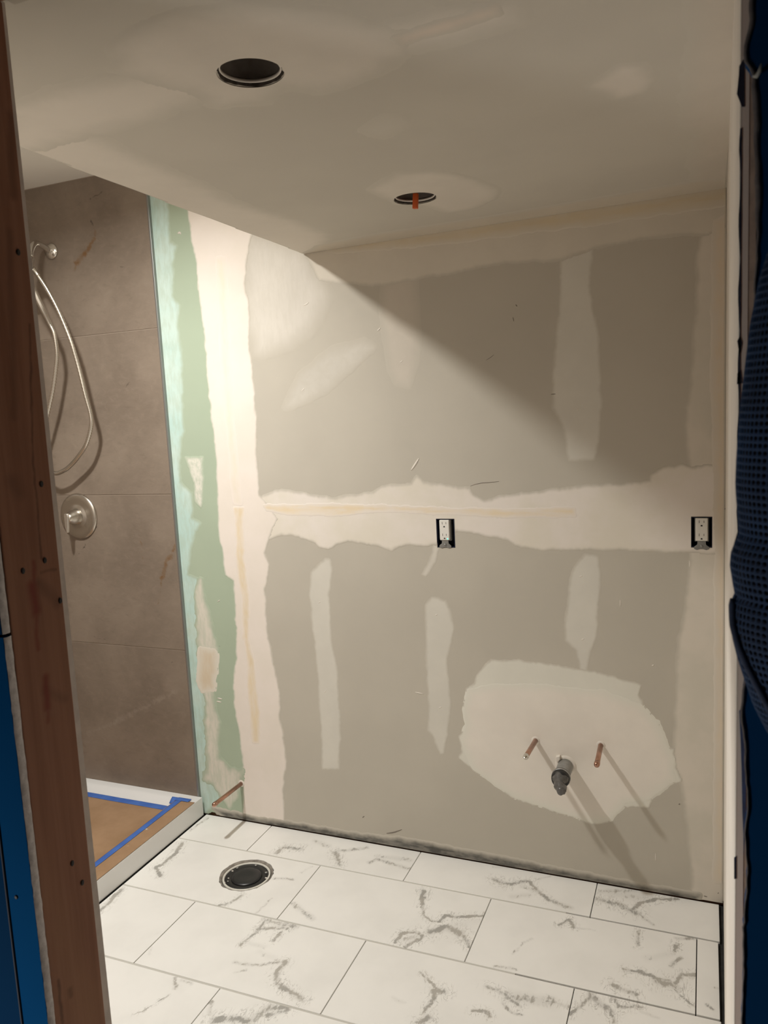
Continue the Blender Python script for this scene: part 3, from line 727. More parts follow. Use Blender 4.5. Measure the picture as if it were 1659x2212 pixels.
STUD_MARKS = [(0, 0.0823, 0.6513, 0.0642, 0.4676, 0.0035, 0.8), (0, 0.0642, 0.4676, 0.0617, 0.3387, 0.0035, 0.8), (1, 0.0411, 0.3049, 0.0426, 0.2695, 0.014, 1.0), (1, 0.0468, 0.3353, 0.0437, 0.3011, 0.007, 0.8), (1, 0.0433, 0.2629, 0.0404, 0.2187, 0.006, 0.7), (1, 0.0473, 0.1741, 0.0448, 0.1321, 0.01, 0.95), (1, 0.0448, 0.1321, 0.0438, 0.1126, 0.006, 0.6), (0, 0.0531, 0.3054, 0.0816, 0.2726, 0.014, 0.45), (0, 0.0591, 0.32, 0.0838, 0.3194, 0.004, 0.5), (0, 0.0138, -0.2543, 0.0135, -0.3196, 0.005, 0.85), (0, 0.0318, -0.2822, 0.0333, -0.2906, 0.008, 0.6), (0, 0.0298, 0.4461, 0.0356, 0.4334, 0.02, 0.4), (0, 0.0451, 0.1584, 0.0755, 0.1339, 0.012, 0.3), (0, 0.0867, 0.9155, 0.0767, 0.8156, 0.012, 0.5), (0, 0.0649, 0.767, 0.0413, 0.5298, 0.01, 0.4)]

# ================================================================ the setting
ZC0, ZCX, ZCK = 2.1054, 0.0901, 0.013373          # the lowered ceiling leans a little
def zc(x): return ZC0 + ZCK * (x - ZCX)
def xr(y): return 1.4005 + 0.0155 * y              # right wall, slightly out of square (y is negative)
X_TILE, X_LEFT, Y_FRONT, Z_TOP = -0.525, -1.43, -1.62, 2.488
Y_STUD, Y_HALL = -1.7125, -1.7255

LAYER = [0]
def mud_patch(name, outline, mat, parent, level=0, feather=0.012, ragged=0.006, cell=0.0036, plane='wall', holes=(), round_holes=(), seed=1, fine=0.5):
    P = np.asarray(outline, float)
    mg = feather + ragged + 2 * cell
    s = np.arange(P[:, 0].min() - mg, P[:, 0].max() + mg + cell, cell)
    t = np.arange(P[:, 1].min() - mg, P[:, 1].max() + mg + cell, cell)
    if plane == 'wall':
        s = s[(s > X_TILE + 0.002) & (s < 1.3985)]; t = t[(t > 0.002) & (t < (Z_TOP - 0.002))]
    else:
        s = s[(s > 0.06) & (s < 1.3985)]; t = t[(t > Y_FRONT + 0.002) & (t < -0.0015)]
    gs, gt = np.meshgrid(s, t, indexing='ij')
    d = sdist(gs, gt, P)
    d = d + ragged * 1.1 * ((noise2(gs / 0.03, gt / 0.03, seed) - 0.5) + fine * (noise2(gs / 0.008, gt / 0.011, seed + 5) - 0.5))
    mask = sstep(-feather * 0.8, feather * 0.8, d)
    if plane != 'wall':
        mask = np.where(gs > 0.0925 - 0.0214 * gt, mask, 0)
        for cx, cy, r in round_holes:
            q = np.hypot(gs - cx, gt - cy); near = q < r + cell * 0.75
            k = np.where(near, (r + 0.001) / np.maximum(q, 1e-4), 1.0)
            inside = q < r - cell * 0.9
            gs = np.where(near & ~inside, cx + (gs - cx) * k, gs); gt = np.where(near & ~inside, cy + (gt - cy) * k, gt)
            mask = np.where(inside, -1, mask)
    LAYER[0] += 1
    h = -0.0004 + (0.0007 + 0.00035 * level + 0.00002 * LAYER[0]) * np.clip(mask / 0.12, 0, 1)
    f = np.clip((mask - 0.12) / 0.88, 0, 1)
    if plane == 'wall':
        V = np.stack([gs, -h, gt], -1)
    else:
        V = np.stack([gs, gt, zc(gs) - h], -1)
    ni, nj = gs.shape
    idx = np.arange(ni * nj).reshape(ni, nj)
    quads = np.stack([idx[:-1, :-1], idx[1:, :-1], idx[1:, 1:], idx[:-1, 1:]], -1).reshape(-1, 4)
    if plane != 'wall': quads = quads[:, ::-1]
    mf = mask.ravel()[quads]
    keep = (mf > 0.001).any(1) & (mf >= 0).all(1)
    c = np.stack([gs.ravel()[quads].mean(1), gt.ravel()[quads].mean(1)], -1)
    for x0, x1, z0, z1 in holes:
        keep &= ~((c[:, 0] > x0) & (c[:, 0] < x1) & (c[:, 1] > z0) & (c[:, 1] < z1))
    quads = quads[keep]
    used, inv = np.unique(quads, return_inverse=True)
    return raw(name, V.reshape(-1, 3)[used], inv.reshape(-1, 4), mat, parent, smooth=True, attr=f.ravel()[used])

# ---------------------------------------------------------------- back wall: boards, joint compound, shower tiles
wall_back = empty('wall_back', kind='structure')
HOLES = ((0.519, 0.583, 1.104, 1.2015), (1.307, 1.367, 1.119, 1.2105))
def board(name, x0, x1, z0, z1, mat, holes=(), th=0.0127, parent=wall_back):
    xs = sorted({x0, x1} | {h[0] for h in holes} | {h[1] for h in holes})
    zs = sorted({z0, z1} | {h[2] for h in holes} | {h[3] for h in holes})
    bm = bmesh.new()
    vs = {}
    def V(x, y, z):
        if (x, y, z) not in vs: vs[(x, y, z)] = bm.verts.new((x, y, z))
        return vs[(x, y, z)]
    def solid(i, j):
        if not (0 <= i < len(xs) - 1 and 0 <= j < len(zs) - 1): return False
        cx, cz = (xs[i] + xs[i + 1]) / 2, (zs[j] + zs[j + 1]) / 2
        return not any(h[0] < cx < h[1] and h[2] < cz < h[3] for h in holes)
    for i in range(len(xs) - 1):
        for j in range(len(zs) - 1):
            if not solid(i, j): continue
            a, b, c, d = xs[i], xs[i + 1], zs[j], zs[j + 1]
            bm.faces.new((V(a, 0, c), V(b, 0, c), V(b, 0, d), V(a, 0, d)))
            bm.faces.new((V(a, th, c), V(a, th, d), V(b, th, d), V(b, th, c)))
            for ok, p, q in ((solid(i - 1, j), (a, d), (a, c)), (solid(i + 1, j), (b, c), (b, d)), (solid(i, j - 1), (a, c), (b, c)), (solid(i, j + 1), (b, d), (a, d))):
                if not ok:
                    bm.faces.new((V(p[0], 0, p[1]), V(q[0], 0, q[1]), V(q[0], th, q[1]), V(p[0], th, p[1])))
    return obj(name, bm, mat, parent)
board('drywall_panel', X_TILE, -0.247, 0.012, Z_TOP, M_green)
board('drywall_panel', -0.244, 1.412, 0.012, 1.232, M_paper, HOLES)
board('drywall_panel', -0.244, 1.412, 1.235, Z_TOP, M_paper)
obj('backing', boxbm(X_LEFT - 0.1, 1.60, 0.095, 0.11, -0.05, Z_TOP + 0.1), M_dark, wall_back)
obj('bottom_plate', boxbm(X_LEFT, 1.50, 0.0140, 0.094, -0.012, 0.028), wood_mat('framing_lumber'), wall_back)

# the outlines below are metres on the wall (x, z) and on the lowered ceiling (x, y)
for n in ('green_seam', 'teal_edge'):
    WALL[n] = [(x, Z_TOP) if z > 2.30 else (x, z) for x, z in WALL[n]]
def mud(name, key, under, col, level, seed, streak=0.0, **kw):
    mt = mudmat(key + '_compound', under, col, streak, direction=kw.pop('direction', (1, 1, 0.25)), tint=kw.pop('tint', None))
    return mud_patch(name, WALL[key], mt, wall_back, level, holes=HOLES, seed=seed, **kw)
TEAL = (0.499, 0.673, 0.626)
TAPE = (0.800, 0.673, 0.487)
mud('joint_compound', 'upper_stripe_left', PAPER, (0.603, 0.551, 0.476), 0, 3, feather=0.03, ragged=0.004)
mud('joint_compound', 'upper_stripe_right', PAPER, THIN, 0, 4, feather=0.010)
mud('joint_compound', 'lower_stripe_left', PAPER, THIN, 0, 5, feather=0.009)
mud('joint_compound', 'lower_stripe_middle', PAPER, THIN, 0, 6, feather=0.009)
mud('joint_compound', 'lower_stripe_right', PAPER, THIN, 0, 7, feather=0.009)
mud('joint_compound', 'diagonal_wipe', PAPER, (0.615, 0.58, 0.515), 0, 8, streak=0.35, feather=0.03, direction=(0.6, 1, 0.6))
mud('joint_compound', 'outlet_drip', PAPER, (0.696, 0.655, 0.580), 0, 9, feather=0.008)
mud('joint_compound', 'soffit_smear', PAPER, (0.68, 0.64, 0.575), 0, 10, streak=0.2, feather=0.06, ragged=0.01)
mud('joint_compound', 'corner_band', PAPER, (0.713, 0.655, 0.574), 0, 11, feather=0.012, tint=(0.650, 0.609, 0.528))
mud('joint_compound', 'ceiling_joint', PAPER, (0.690, 0.638, 0.551), 1, 12, feather=0.010)
mud('joint_compound', 'belt_seam', PAPER, MUD, 1, 13, feather=0.010, ragged=0.006, tint=(0.748, 0.696, 0.603), direction=(0.25, 1, 1))
mud('joint_compound', 'vanity_patch', PAPER, (0.755, 0.735, 0.655), 1, 14, feather=0.006, ragged=0.008)
mud('joint_compound', 'vanity_inner', (0.755, 0.735, 0.655), (0.82, 0.765, 0.69), 2, 15, feather=0.03, ragged=0.006)
mud('joint_compound', 'green_seam', 'green_or_grey', (0.835, 0.760, 0.696), 1, 16, feather=0.008, ragged=0.006, tint=(0.800, 0.731, 0.655))
mud('paint_edge', 'teal_edge', GREEN, TEAL, 0, 17, streak=0.35, feather=0.014, ragged=0.007, tint=(0.580, 0.708, 0.650))
mud('joint_compound', 'white_scrape', GREEN, (0.766, 0.742, 0.661), 1, 18, streak=0.5, feather=0.012, direction=(1, 1, 0.6))
mud('joint_compound', 'white_smear', GREEN, (0.719, 0.679, 0.592), 1, 19, streak=0.35, feather=0.02, ragged=0.012)
mud('joint_compound', 'tan_smear', (0.719, 0.679, 0.592), (0.661, 0.557, 0.418), 2, 20, streak=0.4, feather=0.03)
mud('joint_tape', 'tape_vertical_upper', (0.835, 0.760, 0.696), (0.83, 0.755, 0.635), 2, 21, streak=0.55, feather=0.022)
mud('joint_tape', 'tape_vertical_lower', (0.835, 0.760, 0.696), TAPE, 2, 22, streak=0.45, feather=0.014)
mud('joint_tape', 'tape_belt', MUD, TAPE, 2, 23, streak=0.6, feather=0.014, direction=(0.12, 1, 1))
mud('joint_tape', 'tape_ceiling', (0.690, 0.638, 0.551), (0.696, 0.597, 0.429), 2, 24, streak=0.35, feather=0.025, direction=(0.12, 1, 1))
mud('joint_tape', 'tape_corner', (0.713, 0.655, 0.574), (0.766, 0.650, 0.499), 1, 25, streak=0.5, feather=0.025)
mud('dark_foot_band', 'foot_band', PAPER, (0.085, 0.082, 0.075), 3, 26, streak=0.3, feather=0.016, ragged=0.006, direction=(0.3, 1, 1.2), tint=(0.16, 0.155, 0.14))  # dark grey band feathered along the foot of the wall

# small ridges, drips and scratches left on the boards
def fleck(name, pts, w, mat, parent=wall_back):
    bm = bmesh.new()
    P = spline([(x, -0.0012, z) for x, z in pts], 6)
    n = len(P)
    tube(bm, P, [w * (0.25 + 0.75 * math.sin(math.pi * (i + 0.5) / n)) for i in range(n)], 6)
    for v_ in bm.verts: v_.co.y = -0.0003 + (v_.co.y + 0.0012) * 0.28
    return obj(name, bm, mat, parent, smooth=True)
M_fleck = plain('dried_compound', (0.74, 0.69, 0.62), 0.85)
M_scr = plain('torn_paper_scratch', (0.22, 0.19, 0.16), 0.9)
FLECKS = FLECK_DATA
for kind, w, pts in FLECKS:
    fleck('compound_ridge' if kind else 'scratch', pts, w, M_fleck if kind else M_scr)

# shower wall tiles: large tan stone-look courses
def cracks_in(x0, x1, z0, z1, cx, cz):
    out = []
    for w, i, kind, pts in CRACK:
        for a, b in zip(pts, pts[1:]):
            mx, mz = (a[0] + b[0]) / 2, (a[1] + b[1]) / 2
            if x0 <= mx < x1 and z0 <= mz < z1:
                out.append((kind, (a[0] - cx, 0, a[1] - cz), (b[0] - cx, 0, b[1] - cz), w, i))
    return out
def wall_tile(x0, x1, z0, z1, k):
    cx, cz = (x0 + x1) / 2, (z0 + z1) / 2
    bm = boxbm(-(x1 - x0) / 2, (x1 - x0) / 2, -0.0055, 0.0055, -(z1 - z0) / 2, (z1 - z0) / 2)
    o = obj('tile', bm, stone('stone_tile_%d' % k, cracks_in(x0, x1, z0, z1, cx, cz)), wall_back, bevel=0.001, seg=1)
    o.location = (cx, -0.0061, cz)
    return o
Z_COURSE = (0.070, 0.678, 1.2915, 1.9115, 2.4865)
for k in range(4):
    wall_tile(X_LEFT + 0.012, X_TILE - 0.005, Z_COURSE[k] + 0.0012, Z_COURSE[k + 1] - 0.0012, k)
obj('grout', boxbm(X_LEFT, X_TILE - 0.002, -0.0095, 0.012, 0.02, Z_TOP), plain('tan_grout', (0.36, 0.295, 0.235), 0.9), wall_back)
obj('tile_edge_trim', boxbm(X_TILE - 0.0045, X_TILE + 0.0025, -0.0135, 0.0, 0.066, Z_TOP), M_grey_edge, wall_back, bevel=0.001)

# ---------------------------------------------------------------- right wall with its raw end at the doorway
wall_right = empty('wall_right', kind='structure')
def right_slab(name, mat, y0, y1, d0, d1, z0, z1, bevel=0.0):
    bm = bmesh.new()
    pts = [(xr(y0) + d0, y0), (xr(y1) + d0, y1), (xr(y1) + d1, y1), (xr(y0) + d1, y0)]
    prism(bm, pts, 'xy', z0, z1)
    return obj(name, bm, mat, wall_right, bevel=bevel)
right_slab('drywall_panel', M_rightwall, 0.0, Y_FRONT, 0.0, 0.0062, 0.014, 2.16)
right_slab('drywall_core', M_core, 0.0, Y_FRONT + 0.0016, 0.0062, 0.0070, 0.014, 2.16)
right_slab('paper_backing', plain('grey_board_paper', (0.44, 0.36, 0.29), 0.95, var=0.15, scale=50), -0.5, Y_FRONT + 0.0006, 0.0070, 0.0125, 0.0, 2.16)
right_slab('corner_bead', plain('white_corner_bead', (0.76, 0.72, 0.65), 0.8, bump=0.2, scale=60), Y_FRONT + 0.045, Y_FRONT + 0.0005, -0.0016, 0.0, 0.0, 2.09, 0.0008)
def flake(pts, mat, name):
    return obj(name, prism(bmesh.new(), pts, 'xz', -1.6206, -1.6199), mat, wall_right)
M_flake = plain('faded_blue_paint', (0.016, 0.022, 0.045), 0.7, var=0.3, scale=120)
for P in ([(1.3763, 1.8585), (1.373, 1.8533), (1.3727, 1.8456), (1.3712, 1.8301), (1.3735, 1.8238), (1.3755, 1.8183), (1.3778, 1.8179), (1.3775, 1.8563)],
          [(1.3729, 1.6105), (1.3753, 1.6159), (1.3773, 1.6085), (1.3761, 1.6001), (1.375, 1.5955)],
          [(1.3731, 1.5806), (1.3763, 1.5834), (1.3775, 1.5709), (1.3728, 1.5703)],
          [(1.373, 1.0913), (1.3752, 1.0932), (1.3753, 1.0684), (1.3732, 1.068)]):
    flake(P, M_flake, 'paint_flake')
rs = random.Random(3)
L, Rr = [], []
for i in range(40):
    z = 1.80 - i * 0.0095
    wv = 0.0007 * (1 + math.sin(i * 0.9)) + 0.0006 * rs.random()
    L.append((xr(-1.621) - 0.0004 - wv, z)); Rr.append((xr(-1.621) + 0.0003 + 0.0003 * rs.random(), z))
flake(L + Rr[::-1], M_flake, 'paint_flake')

# ---------------------------------------------------------------- left shower wall
wall_left = empty('wall_left', kind='structure')
obj('backer_board', boxbm(X_LEFT - 0.02, X_LEFT, Y_FRONT, 0.0, 0.0, Z_TOP), M_sub, wall_left)
for k in range(4):
    for j in range(2):
        y0 = Y_FRONT + 0.01 + j * 0.80; y1 = y0 + 0.797
        o = obj('tile', boxbm(-0.005, 0.005, -(y1 - y0) / 2, (y1 - y0) / 2, -(Z_COURSE[k + 1] - Z_COURSE[k]) / 2 + 0.0012, (Z_COURSE[k + 1] - Z_COURSE[k]) / 2 - 0.0012),
                stone('stone_tile_left_%d%d' % (k, j), []), wall_left)
        o.location = (X_LEFT + 0.0055, (y0 + y1) / 2, (Z_COURSE[k] + Z_COURSE[k + 1]) / 2)

# ---------------------------------------------------------------- front wall around the doorway (its inner board and header)
wall_front = empty('wall_front', kind='structure')
obj('drywall_panel', boxbm(X_LEFT, 0.5060, Y_FRONT, Y_FRONT + 0.0127, 0.0, Z_TOP), plain('raw_board_edge', (0.52, 0.47, 0.43), 0.95, var=0.08, scale=40), wall_front)
obj('header', boxbm(0.48, 1.42, Y_STUD, Y_FRONT - 0.001, 2.105, 2.40), wood_mat('header_lumber'), wall_front)
obj('drywall_panel', boxbm(0.522, 1.395, Y_FRONT, Y_FRONT + 0.0127, 2.105, Z_TOP), M_paper, wall_front)

# ---------------------------------------------------------------- ceilings
def hole_plate(bm, poly, c, r, zf, th, n=48, wob=0.0, seed=0, edge_mat=0):
    """a plate with one round hole: outline 'poly' (x, y), counter-clockwise"""
    angs = sorted([2 * math.pi * i / n for i in range(n)] + [math.atan2(p[1] - c[1], p[0] - c[0]) % (2 * math.pi) for p in poly])
    def hit(a):
        d = (math.cos(a), math.sin(a)); best = None
        for p, q in zip(poly, poly[1:] + poly[:1]):
            ex, ey = q[0] - p[0], q[1] - p[1]
            den = d[0] * ey - d[1] * ex
            if abs(den) < 1e-12: continue
            t = ((p[0] - c[0]) * ey - (p[1] - c[1]) * ex) / den
            u = ((p[0] - c[0]) * d[1] - (p[1] - c[1]) * d[0]) / den
            if t > 0 and -1e-9 <= u <= 1 + 1e-9 and (best is None or t < best): best = t
        return (c[0] + d[0] * best, c[1] + d[1] * best)
    rr = random.Random(seed)
    inn, out = [], []
    for a in angs:
        k = r + wob * (rr.random() - 0.5)
        inn.append((c[0] + math.cos(a) * k, c[1] + math.sin(a) * k)); out.append(hit(a))
    def ring(pts, dz): return [bm.verts.new((p[0], p[1], zf(p[0]) + dz)) for p in pts]
    a0, b0, a1, b1 = ring(inn, 0), ring(out, 0), ring(inn, th), ring(out, th)
    N = len(angs)
    for i in range(N):
        j = (i + 1) % N
        bm.faces.new((a0[i], a0[j], b0[j], b0[i])); bm.faces.new((a1[i], b1[i], b1[j], a1[j]))
        f_ = bm.faces.new((a0[i], a1[i], a1[j], a0[j])); f_.material_index = edge_mat; bm.faces.new((b0[i], b0[j], b1[j], b1[i]))

CAN = ((0.668, -1.272, 0.0530), (0.6415, -0.4185, 0.0555))
ceiling = empty('ceiling', kind='structure')
def xs_edge(y): return 0.0905 - 0.0214 * y
bm = bmesh.new()
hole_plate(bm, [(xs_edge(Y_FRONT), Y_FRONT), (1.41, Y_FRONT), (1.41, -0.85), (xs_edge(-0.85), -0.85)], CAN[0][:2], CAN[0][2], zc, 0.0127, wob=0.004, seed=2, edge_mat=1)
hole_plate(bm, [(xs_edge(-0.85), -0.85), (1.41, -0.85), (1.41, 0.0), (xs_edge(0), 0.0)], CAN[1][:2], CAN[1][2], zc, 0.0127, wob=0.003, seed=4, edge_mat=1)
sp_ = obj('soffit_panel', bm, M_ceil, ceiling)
sp_.data.materials.append(plain('shaded_cut_edge', (0.10, 0.085, 0.07), 0.95, var=0.3, scale=90))  # cut edge coloured dark to carry the shade of the gap at the can
bm = bmesh.new()
prism(bm, [(xs_edge(Y_FRONT), Y_FRONT), (xs_edge(0), 0.0), (xs_edge(0) + 0.0127, 0.0), (xs_edge(Y_FRONT) + 0.0127, Y_FRONT)], 'xy', zc(0.09) + 0.0005, Z_TOP)
obj('soffit_side_panel', bm, M_white, ceiling)
obj('shower_ceiling_panel', boxbm(X_LEFT - 0.02, 0.16, Y_FRONT, 0.0, Z_TOP, Z_TOP + 0.0127), M_white, ceiling)
obj('roof_deck', boxbm(X_LEFT - 0.1, 1.5, -1.70, 0.1, Z_TOP + 0.03, Z_TOP + 0.05), M_dark, ceiling)
CMUD = (0.75, 0.70, 0.625)
def cmud(key, col, level, seed, **kw):
    return mud_patch('joint_compound', CEIL[key], mudmat('ceiling_' + key, CEILC, col, 0.0), ceiling, level, cell=0.007, plane='ceil', round_holes=CAN, seed=seed, **kw)
cmud('edge_band', CMUD, 0, 31, feather=0.05, ragged=0.012)
cmud('wall_band', (0.661, 0.609, 0.534), 0, 32, feather=0.035, ragged=0.012)
cmud('back_band', (0.661, 0.603, 0.510), 1, 33, feather=0.03)
cmud('seam_near', CMUD, 1, 34, feather=0.05, ragged=0.014)
cmud('can_patch_near', CMUD, 2, 35, feather=0.045, ragged=0.012)
cmud('can_patch_far', CMUD, 2, 36, feather=0.03, ragged=0.008)
cmud('spot_right', (0.775, 0.72, 0.645), 0, 37, feather=0.025, ragged=0.006)
cmud('spot_left', (0.650, 0.615, 0.545), 0, 38, feather=0.03, ragged=0.006)
cmud('pink_streak', (0.766, 0.673, 0.580), 3, 39, feather=0.025, ragged=0.008)

# ---------------------------------------------------------------- floor of marble-look tiles on a cement board
floor = empty('floor', kind='structure')
obj('subfloor', boxbm(X_LEFT, 1.45, Y_STUD, 0.013, -0.030, -0.0095), plain('gap_shade_bed', (0.035, 0.034, 0.032), 0.95, var=0.25, scale=25, bump=0.3), floor)  # bed blackened: deep shade in the open tile gaps put into its colour
YA, QQ, PP = -0.1846, 0.3085, 0.6115
def row_y(k): return 0.0 if k == 0 else YA - (k - 1) * QQ
GY, GX = 0.0064, 0.0027
M_grout_row = plain('pale_tile_spacer', (0.56, 0.545, 0.50), 0.9)
FLANGE = (-0.120, -0.313)
X_CURB = -0.5055
def tile_veins(x0, x1, y0, y1, cx, cy):
    out = []
    for w, i, pts in VEIN:
        mx = sum(p[0] for p in pts) / len(pts); my = sum(p[1] for p in pts) / len(pts)
        if x0 <= mx < x1 and y0 <= my < y1:
            for a, b in zip(pts, pts[1:]):
                out.append(((a[0] - cx, a[1] - cy, 0), (b[0] - cx, b[1] - cy, 0), w, i))
    return out
def extra_veins(rng, x0, x1, y0, y1):
    """tiles the photograph does not show get veins of the same sort"""
    out = []
    w, h = (x1 - x0) / 2, (y1 - y0) / 2
    for _ in range(3):
        x, y = rng.uniform(-w, w), rng.uniform(-h, h); a = rng.uniform(0, 6.28)
        for _ in range(3):
            nx, ny = x + 0.07 * math.cos(a), y + 0.07 * math.sin(a)
            out.append(((x, y, 0), (nx, ny, 0), rng.uniform(0.008, 0.02), rng.uniform(0.6, 1)))
            x, y = nx, ny; a += rng.uniform(-0.8, 0.8)
    return out
rng = random.Random(11)
count = 0
for k in range(6):
    y1 = row_y(k) - (0.003 if k == 0 else GY / 2); y0 = max(row_y(k + 1), Y_FRONT - 0.06) + GY / 2
    if k == 5: y0 = Y_FRONT - 0.055
    first = -0.2009 if k % 2 == 0 else 0.1026
    cuts = [X_CURB + 0.0035] + [first + j * PP for j in range(4) if first + j * PP < 1.36] + [1.3885 if k % 2 == 0 and k == 0 else 1.384]
    if k >= 2: cuts[-1] = 1.3865
    for a, b in zip(cuts, cuts[1:]):
        x0, x1 = a + GX / 2, b - GX / 2
        cx, cy = (x0 + x1) / 2, (y0 + y1) / 2
        sg = tile_veins(x0, x1, y0, y1, cx, cy)
        if k >= 4: sg = extra_veins(rng, x0, x1, y0, y1)
        mt = marble('marble_tile_%d' % count, sg); count += 1
        dz = rng.uniform(-0.0004, 0.0002)
        bm = bmesh.new()
        if x0 < FLANGE[0] < x1 and y0 < FLANGE[1] < y1:
            hole_plate(bm, [(x0, y0), (x1, y0), (x1, y1), (x0, y1)], FLANGE, 0.0935, lambda x: -0.0085, 0.0085, wob=0.004, seed=9)
            bmesh.ops.translate(bm, verts=bm.verts, vec=(-cx, -cy, 0))
        else:
            box(bm, x0 - cx, x1 - cx, y0 - cy, y1 - cy, -0.0085, 0.0)
        o = obj('tile', bm, mt, floor, bevel=0.0008, seg=1)
        o.location = (cx, cy, dz)
for k in range(1, 6):
    obj('grout_line', boxbm(X_CURB + 0.004, 0.86 if k > 1 else 0.95, row_y(k) - GY / 2 + 0.0002, row_y(k) + GY / 2 - 0.0002, -0.0095, -0.0012), M_grout_row, floor)
# ---------------------------------------------------------------- the hall side: studs, cut blue board, hall shell
FX = 0.019                                         # the stud's door-side face
marks = [(k, (FX, y0, z0), (FX, y1, z1), w, s) for k, y0, z0, y1, z1, w, s in STUD_MARKS]
# stud frame is centred at (0.501, -1.709, 1.05)
stud = empty('door_stud', (0.4856, Y_STUD, 0.0))
stud.rotation_euler = (0, 0.0052, 0)          # it leans a little
tag(stud, 'rough reddish wooden stud with dark nail holes left of the doorway', 'stud')
bm = boxbm(0.4666, 0.5046, Y_STUD, Y_FRONT - 0.0005, 0.0, 2.104)
for v_ in bm.verts: v_.co.z -= 1.05
bmesh.ops.translate(bm, verts=bm.verts, vec=(-0.4856, -Y_STUD, 0))
me = bpy.data.meshes.new('lumber'); bmesh.ops.recalc_face_normals(bm, faces=bm.faces); bm.to_mesh(me); bm.free()
me.materials.append(wood_mat('stud_lumber', marks))
lum = link(bpy.data.objects.new('lumber', me), stud); lum.location = (0, 0, 1.05)
b_ = lum.modifiers.new('bevel', 'BEVEL'); b_.width = 0.002; b_.segments = 2
for y, z in NAILS:
    bm = bmesh.new()
    lathe(bm, (0.5042, y, z), (1, 0, 0), [(0.0, 0.0004), (0.0024, 0.0006), (0.0032, 0.0014), (0.0022, 0.0019), (0.0, 0.0017)], 10)
    for v_ in bm.verts: v_.co.z = z + (v_.co.z - z) * 1.35
    obj('nail', bm, M_nail, stud, smooth=True)

wall_hall_left = empty('wall_hall_left', kind='structure')
def torn_edge(name, x, z0, z1, mat, parent, seed, amp=0.0016, dirx=1):
    """the rough sawn gypsum edge of a cut board, running up the wall"""
    nz = int((z1 - z0) / 0.004); ny = 5
    zs = np.linspace(z0, z1, nz); V, Fq = [], []
    for i, z in enumerate(zs):
        for j in range(ny):
            u = j / (ny - 1)
            y = Y_STUD - 0.0006 + (Y_HALL - Y_STUD + 0.0006) * u
            k = float(noise2(np.array(z / 0.012 + u * 0.8), np.array(u * 3.0), seed)) + 0.6 * float(noise2(np.array(z / 0.004), np.array(u * 6.0), seed + 1))
            V.append((x + dirx * (0.0006 + amp * (k - 0.5)) if 0 < j < ny - 1 else x - dirx * 0.0005 + dirx * amp * 0.7 * (k - 0.6), y, z))
    for i in range(nz - 1):
        for j in range(ny - 1):
            a = i * ny + j
            Fq.append((a, a + 1, a + ny + 1, a + ny))
    return raw(name, V, Fq, mat, parent, smooth=True)
M_sawn = plain('sawn_gypsum', (0.52, 0.50, 0.50), 0.95, var=0.14, scale=120, bump=0.5)
XH = 0.5115
obj('drywall_panel', boxbm(-0.95, XH - 0.001, Y_HALL, Y_STUD - 0.001, 0.0, 1.2985), M_blue, wall_hall_left)
obj('drywall_panel', boxbm(-0.95, XH - 0.0025, Y_HALL, Y_STUD - 0.001, 1.3025, 2.45), M_blue_old, wall_hall_left)
torn_edge('cut_edge', XH, 0.0, 1.2985, M_sawn, wall_hall_left, 3)
torn_edge('cut_edge', XH - 0.001, 1.3025, 2.45, M_sawn, wall_hall_left, 5)
obj('paint_film', boxbm(-0.95, 0.4625, Y_HALL - 0.0012, Y_HALL - 0.0001, 0.10, 1.2985), M_blue_old, wall_hall_left, bevel=0.0008)
obj('paint_ridge', tube(bmesh.new(), spline([(0.463 + 0.0008 * math.sin(i), Y_HALL - 0.0004, 0.1 + i * 0.15) for i in range(9)], 40), 0.0019, 8), plain('dark_caulk_line', (0.004, 0.008, 0.02), 0.8), wall_hall_left, smooth=True)
obj('nail', lathe(bmesh.new(), (0.4795, Y_HALL - 0.0004, 0.9333), (0, -1, 0), [(0.0, 0.0), (0.0030, 0.0004), (0.0022, 0.001), (0.0, 0.0008)], 10), M_nail, wall_hall_left, smooth=True)

wall_hall_right = empty('wall_hall_right', kind='structure')
obj('wall_end_stud', boxbm(1.3895, 1.4275, Y_STUD, Y_FRONT + 0.006, 0.0, 2.105), wood_mat('end_lumber'), wall_hall_right)
EDGE = [(1.8631, 1.3787), (1.8429, 1.3789), (1.8269, 1.3747), (1.8164, 1.3758), (1.8085, 1.3811), (1.7775, 1.3817), (1.7498, 1.3813), (1.7178, 1.3832), (1.6534, 1.3825), (1.6205, 1.3827), (1.50, 1.380), (1.32, 1.377), (1.2965, 1.3757), (1.29, 1.3745), (1.244, 1.3786), (1.1967, 1.379), (1.1309, 1.3791), (1.0857, 1.3778), (1.0496, 1.3785), (0.988, 1.377)]
rz = random.Random(8)
zz = np.arange(0.0, 2.452, 0.006)
ez = np.array([e[0] for e in EDGE][::-1]); ex = np.array([e[1] for e in EDGE][::-1])
xe = np.interp(zz, ez, ex) + 0.0022 * (noise2(zz / 0.02, zz * 0, 12) - 0.5) + 0.0012 * (noise2(zz / 0.007, zz * 0, 13) - 0.5)
outline = [(float(x), float(z)) for x, z in zip(xe, zz)]
obj('drywall_panel', prism(bmesh.new(), outline + [(2.55, 2.45), (2.55, 0.0)], 'xz', Y_HALL, Y_STUD - 0.0005), M_navy, wall_hall_right)
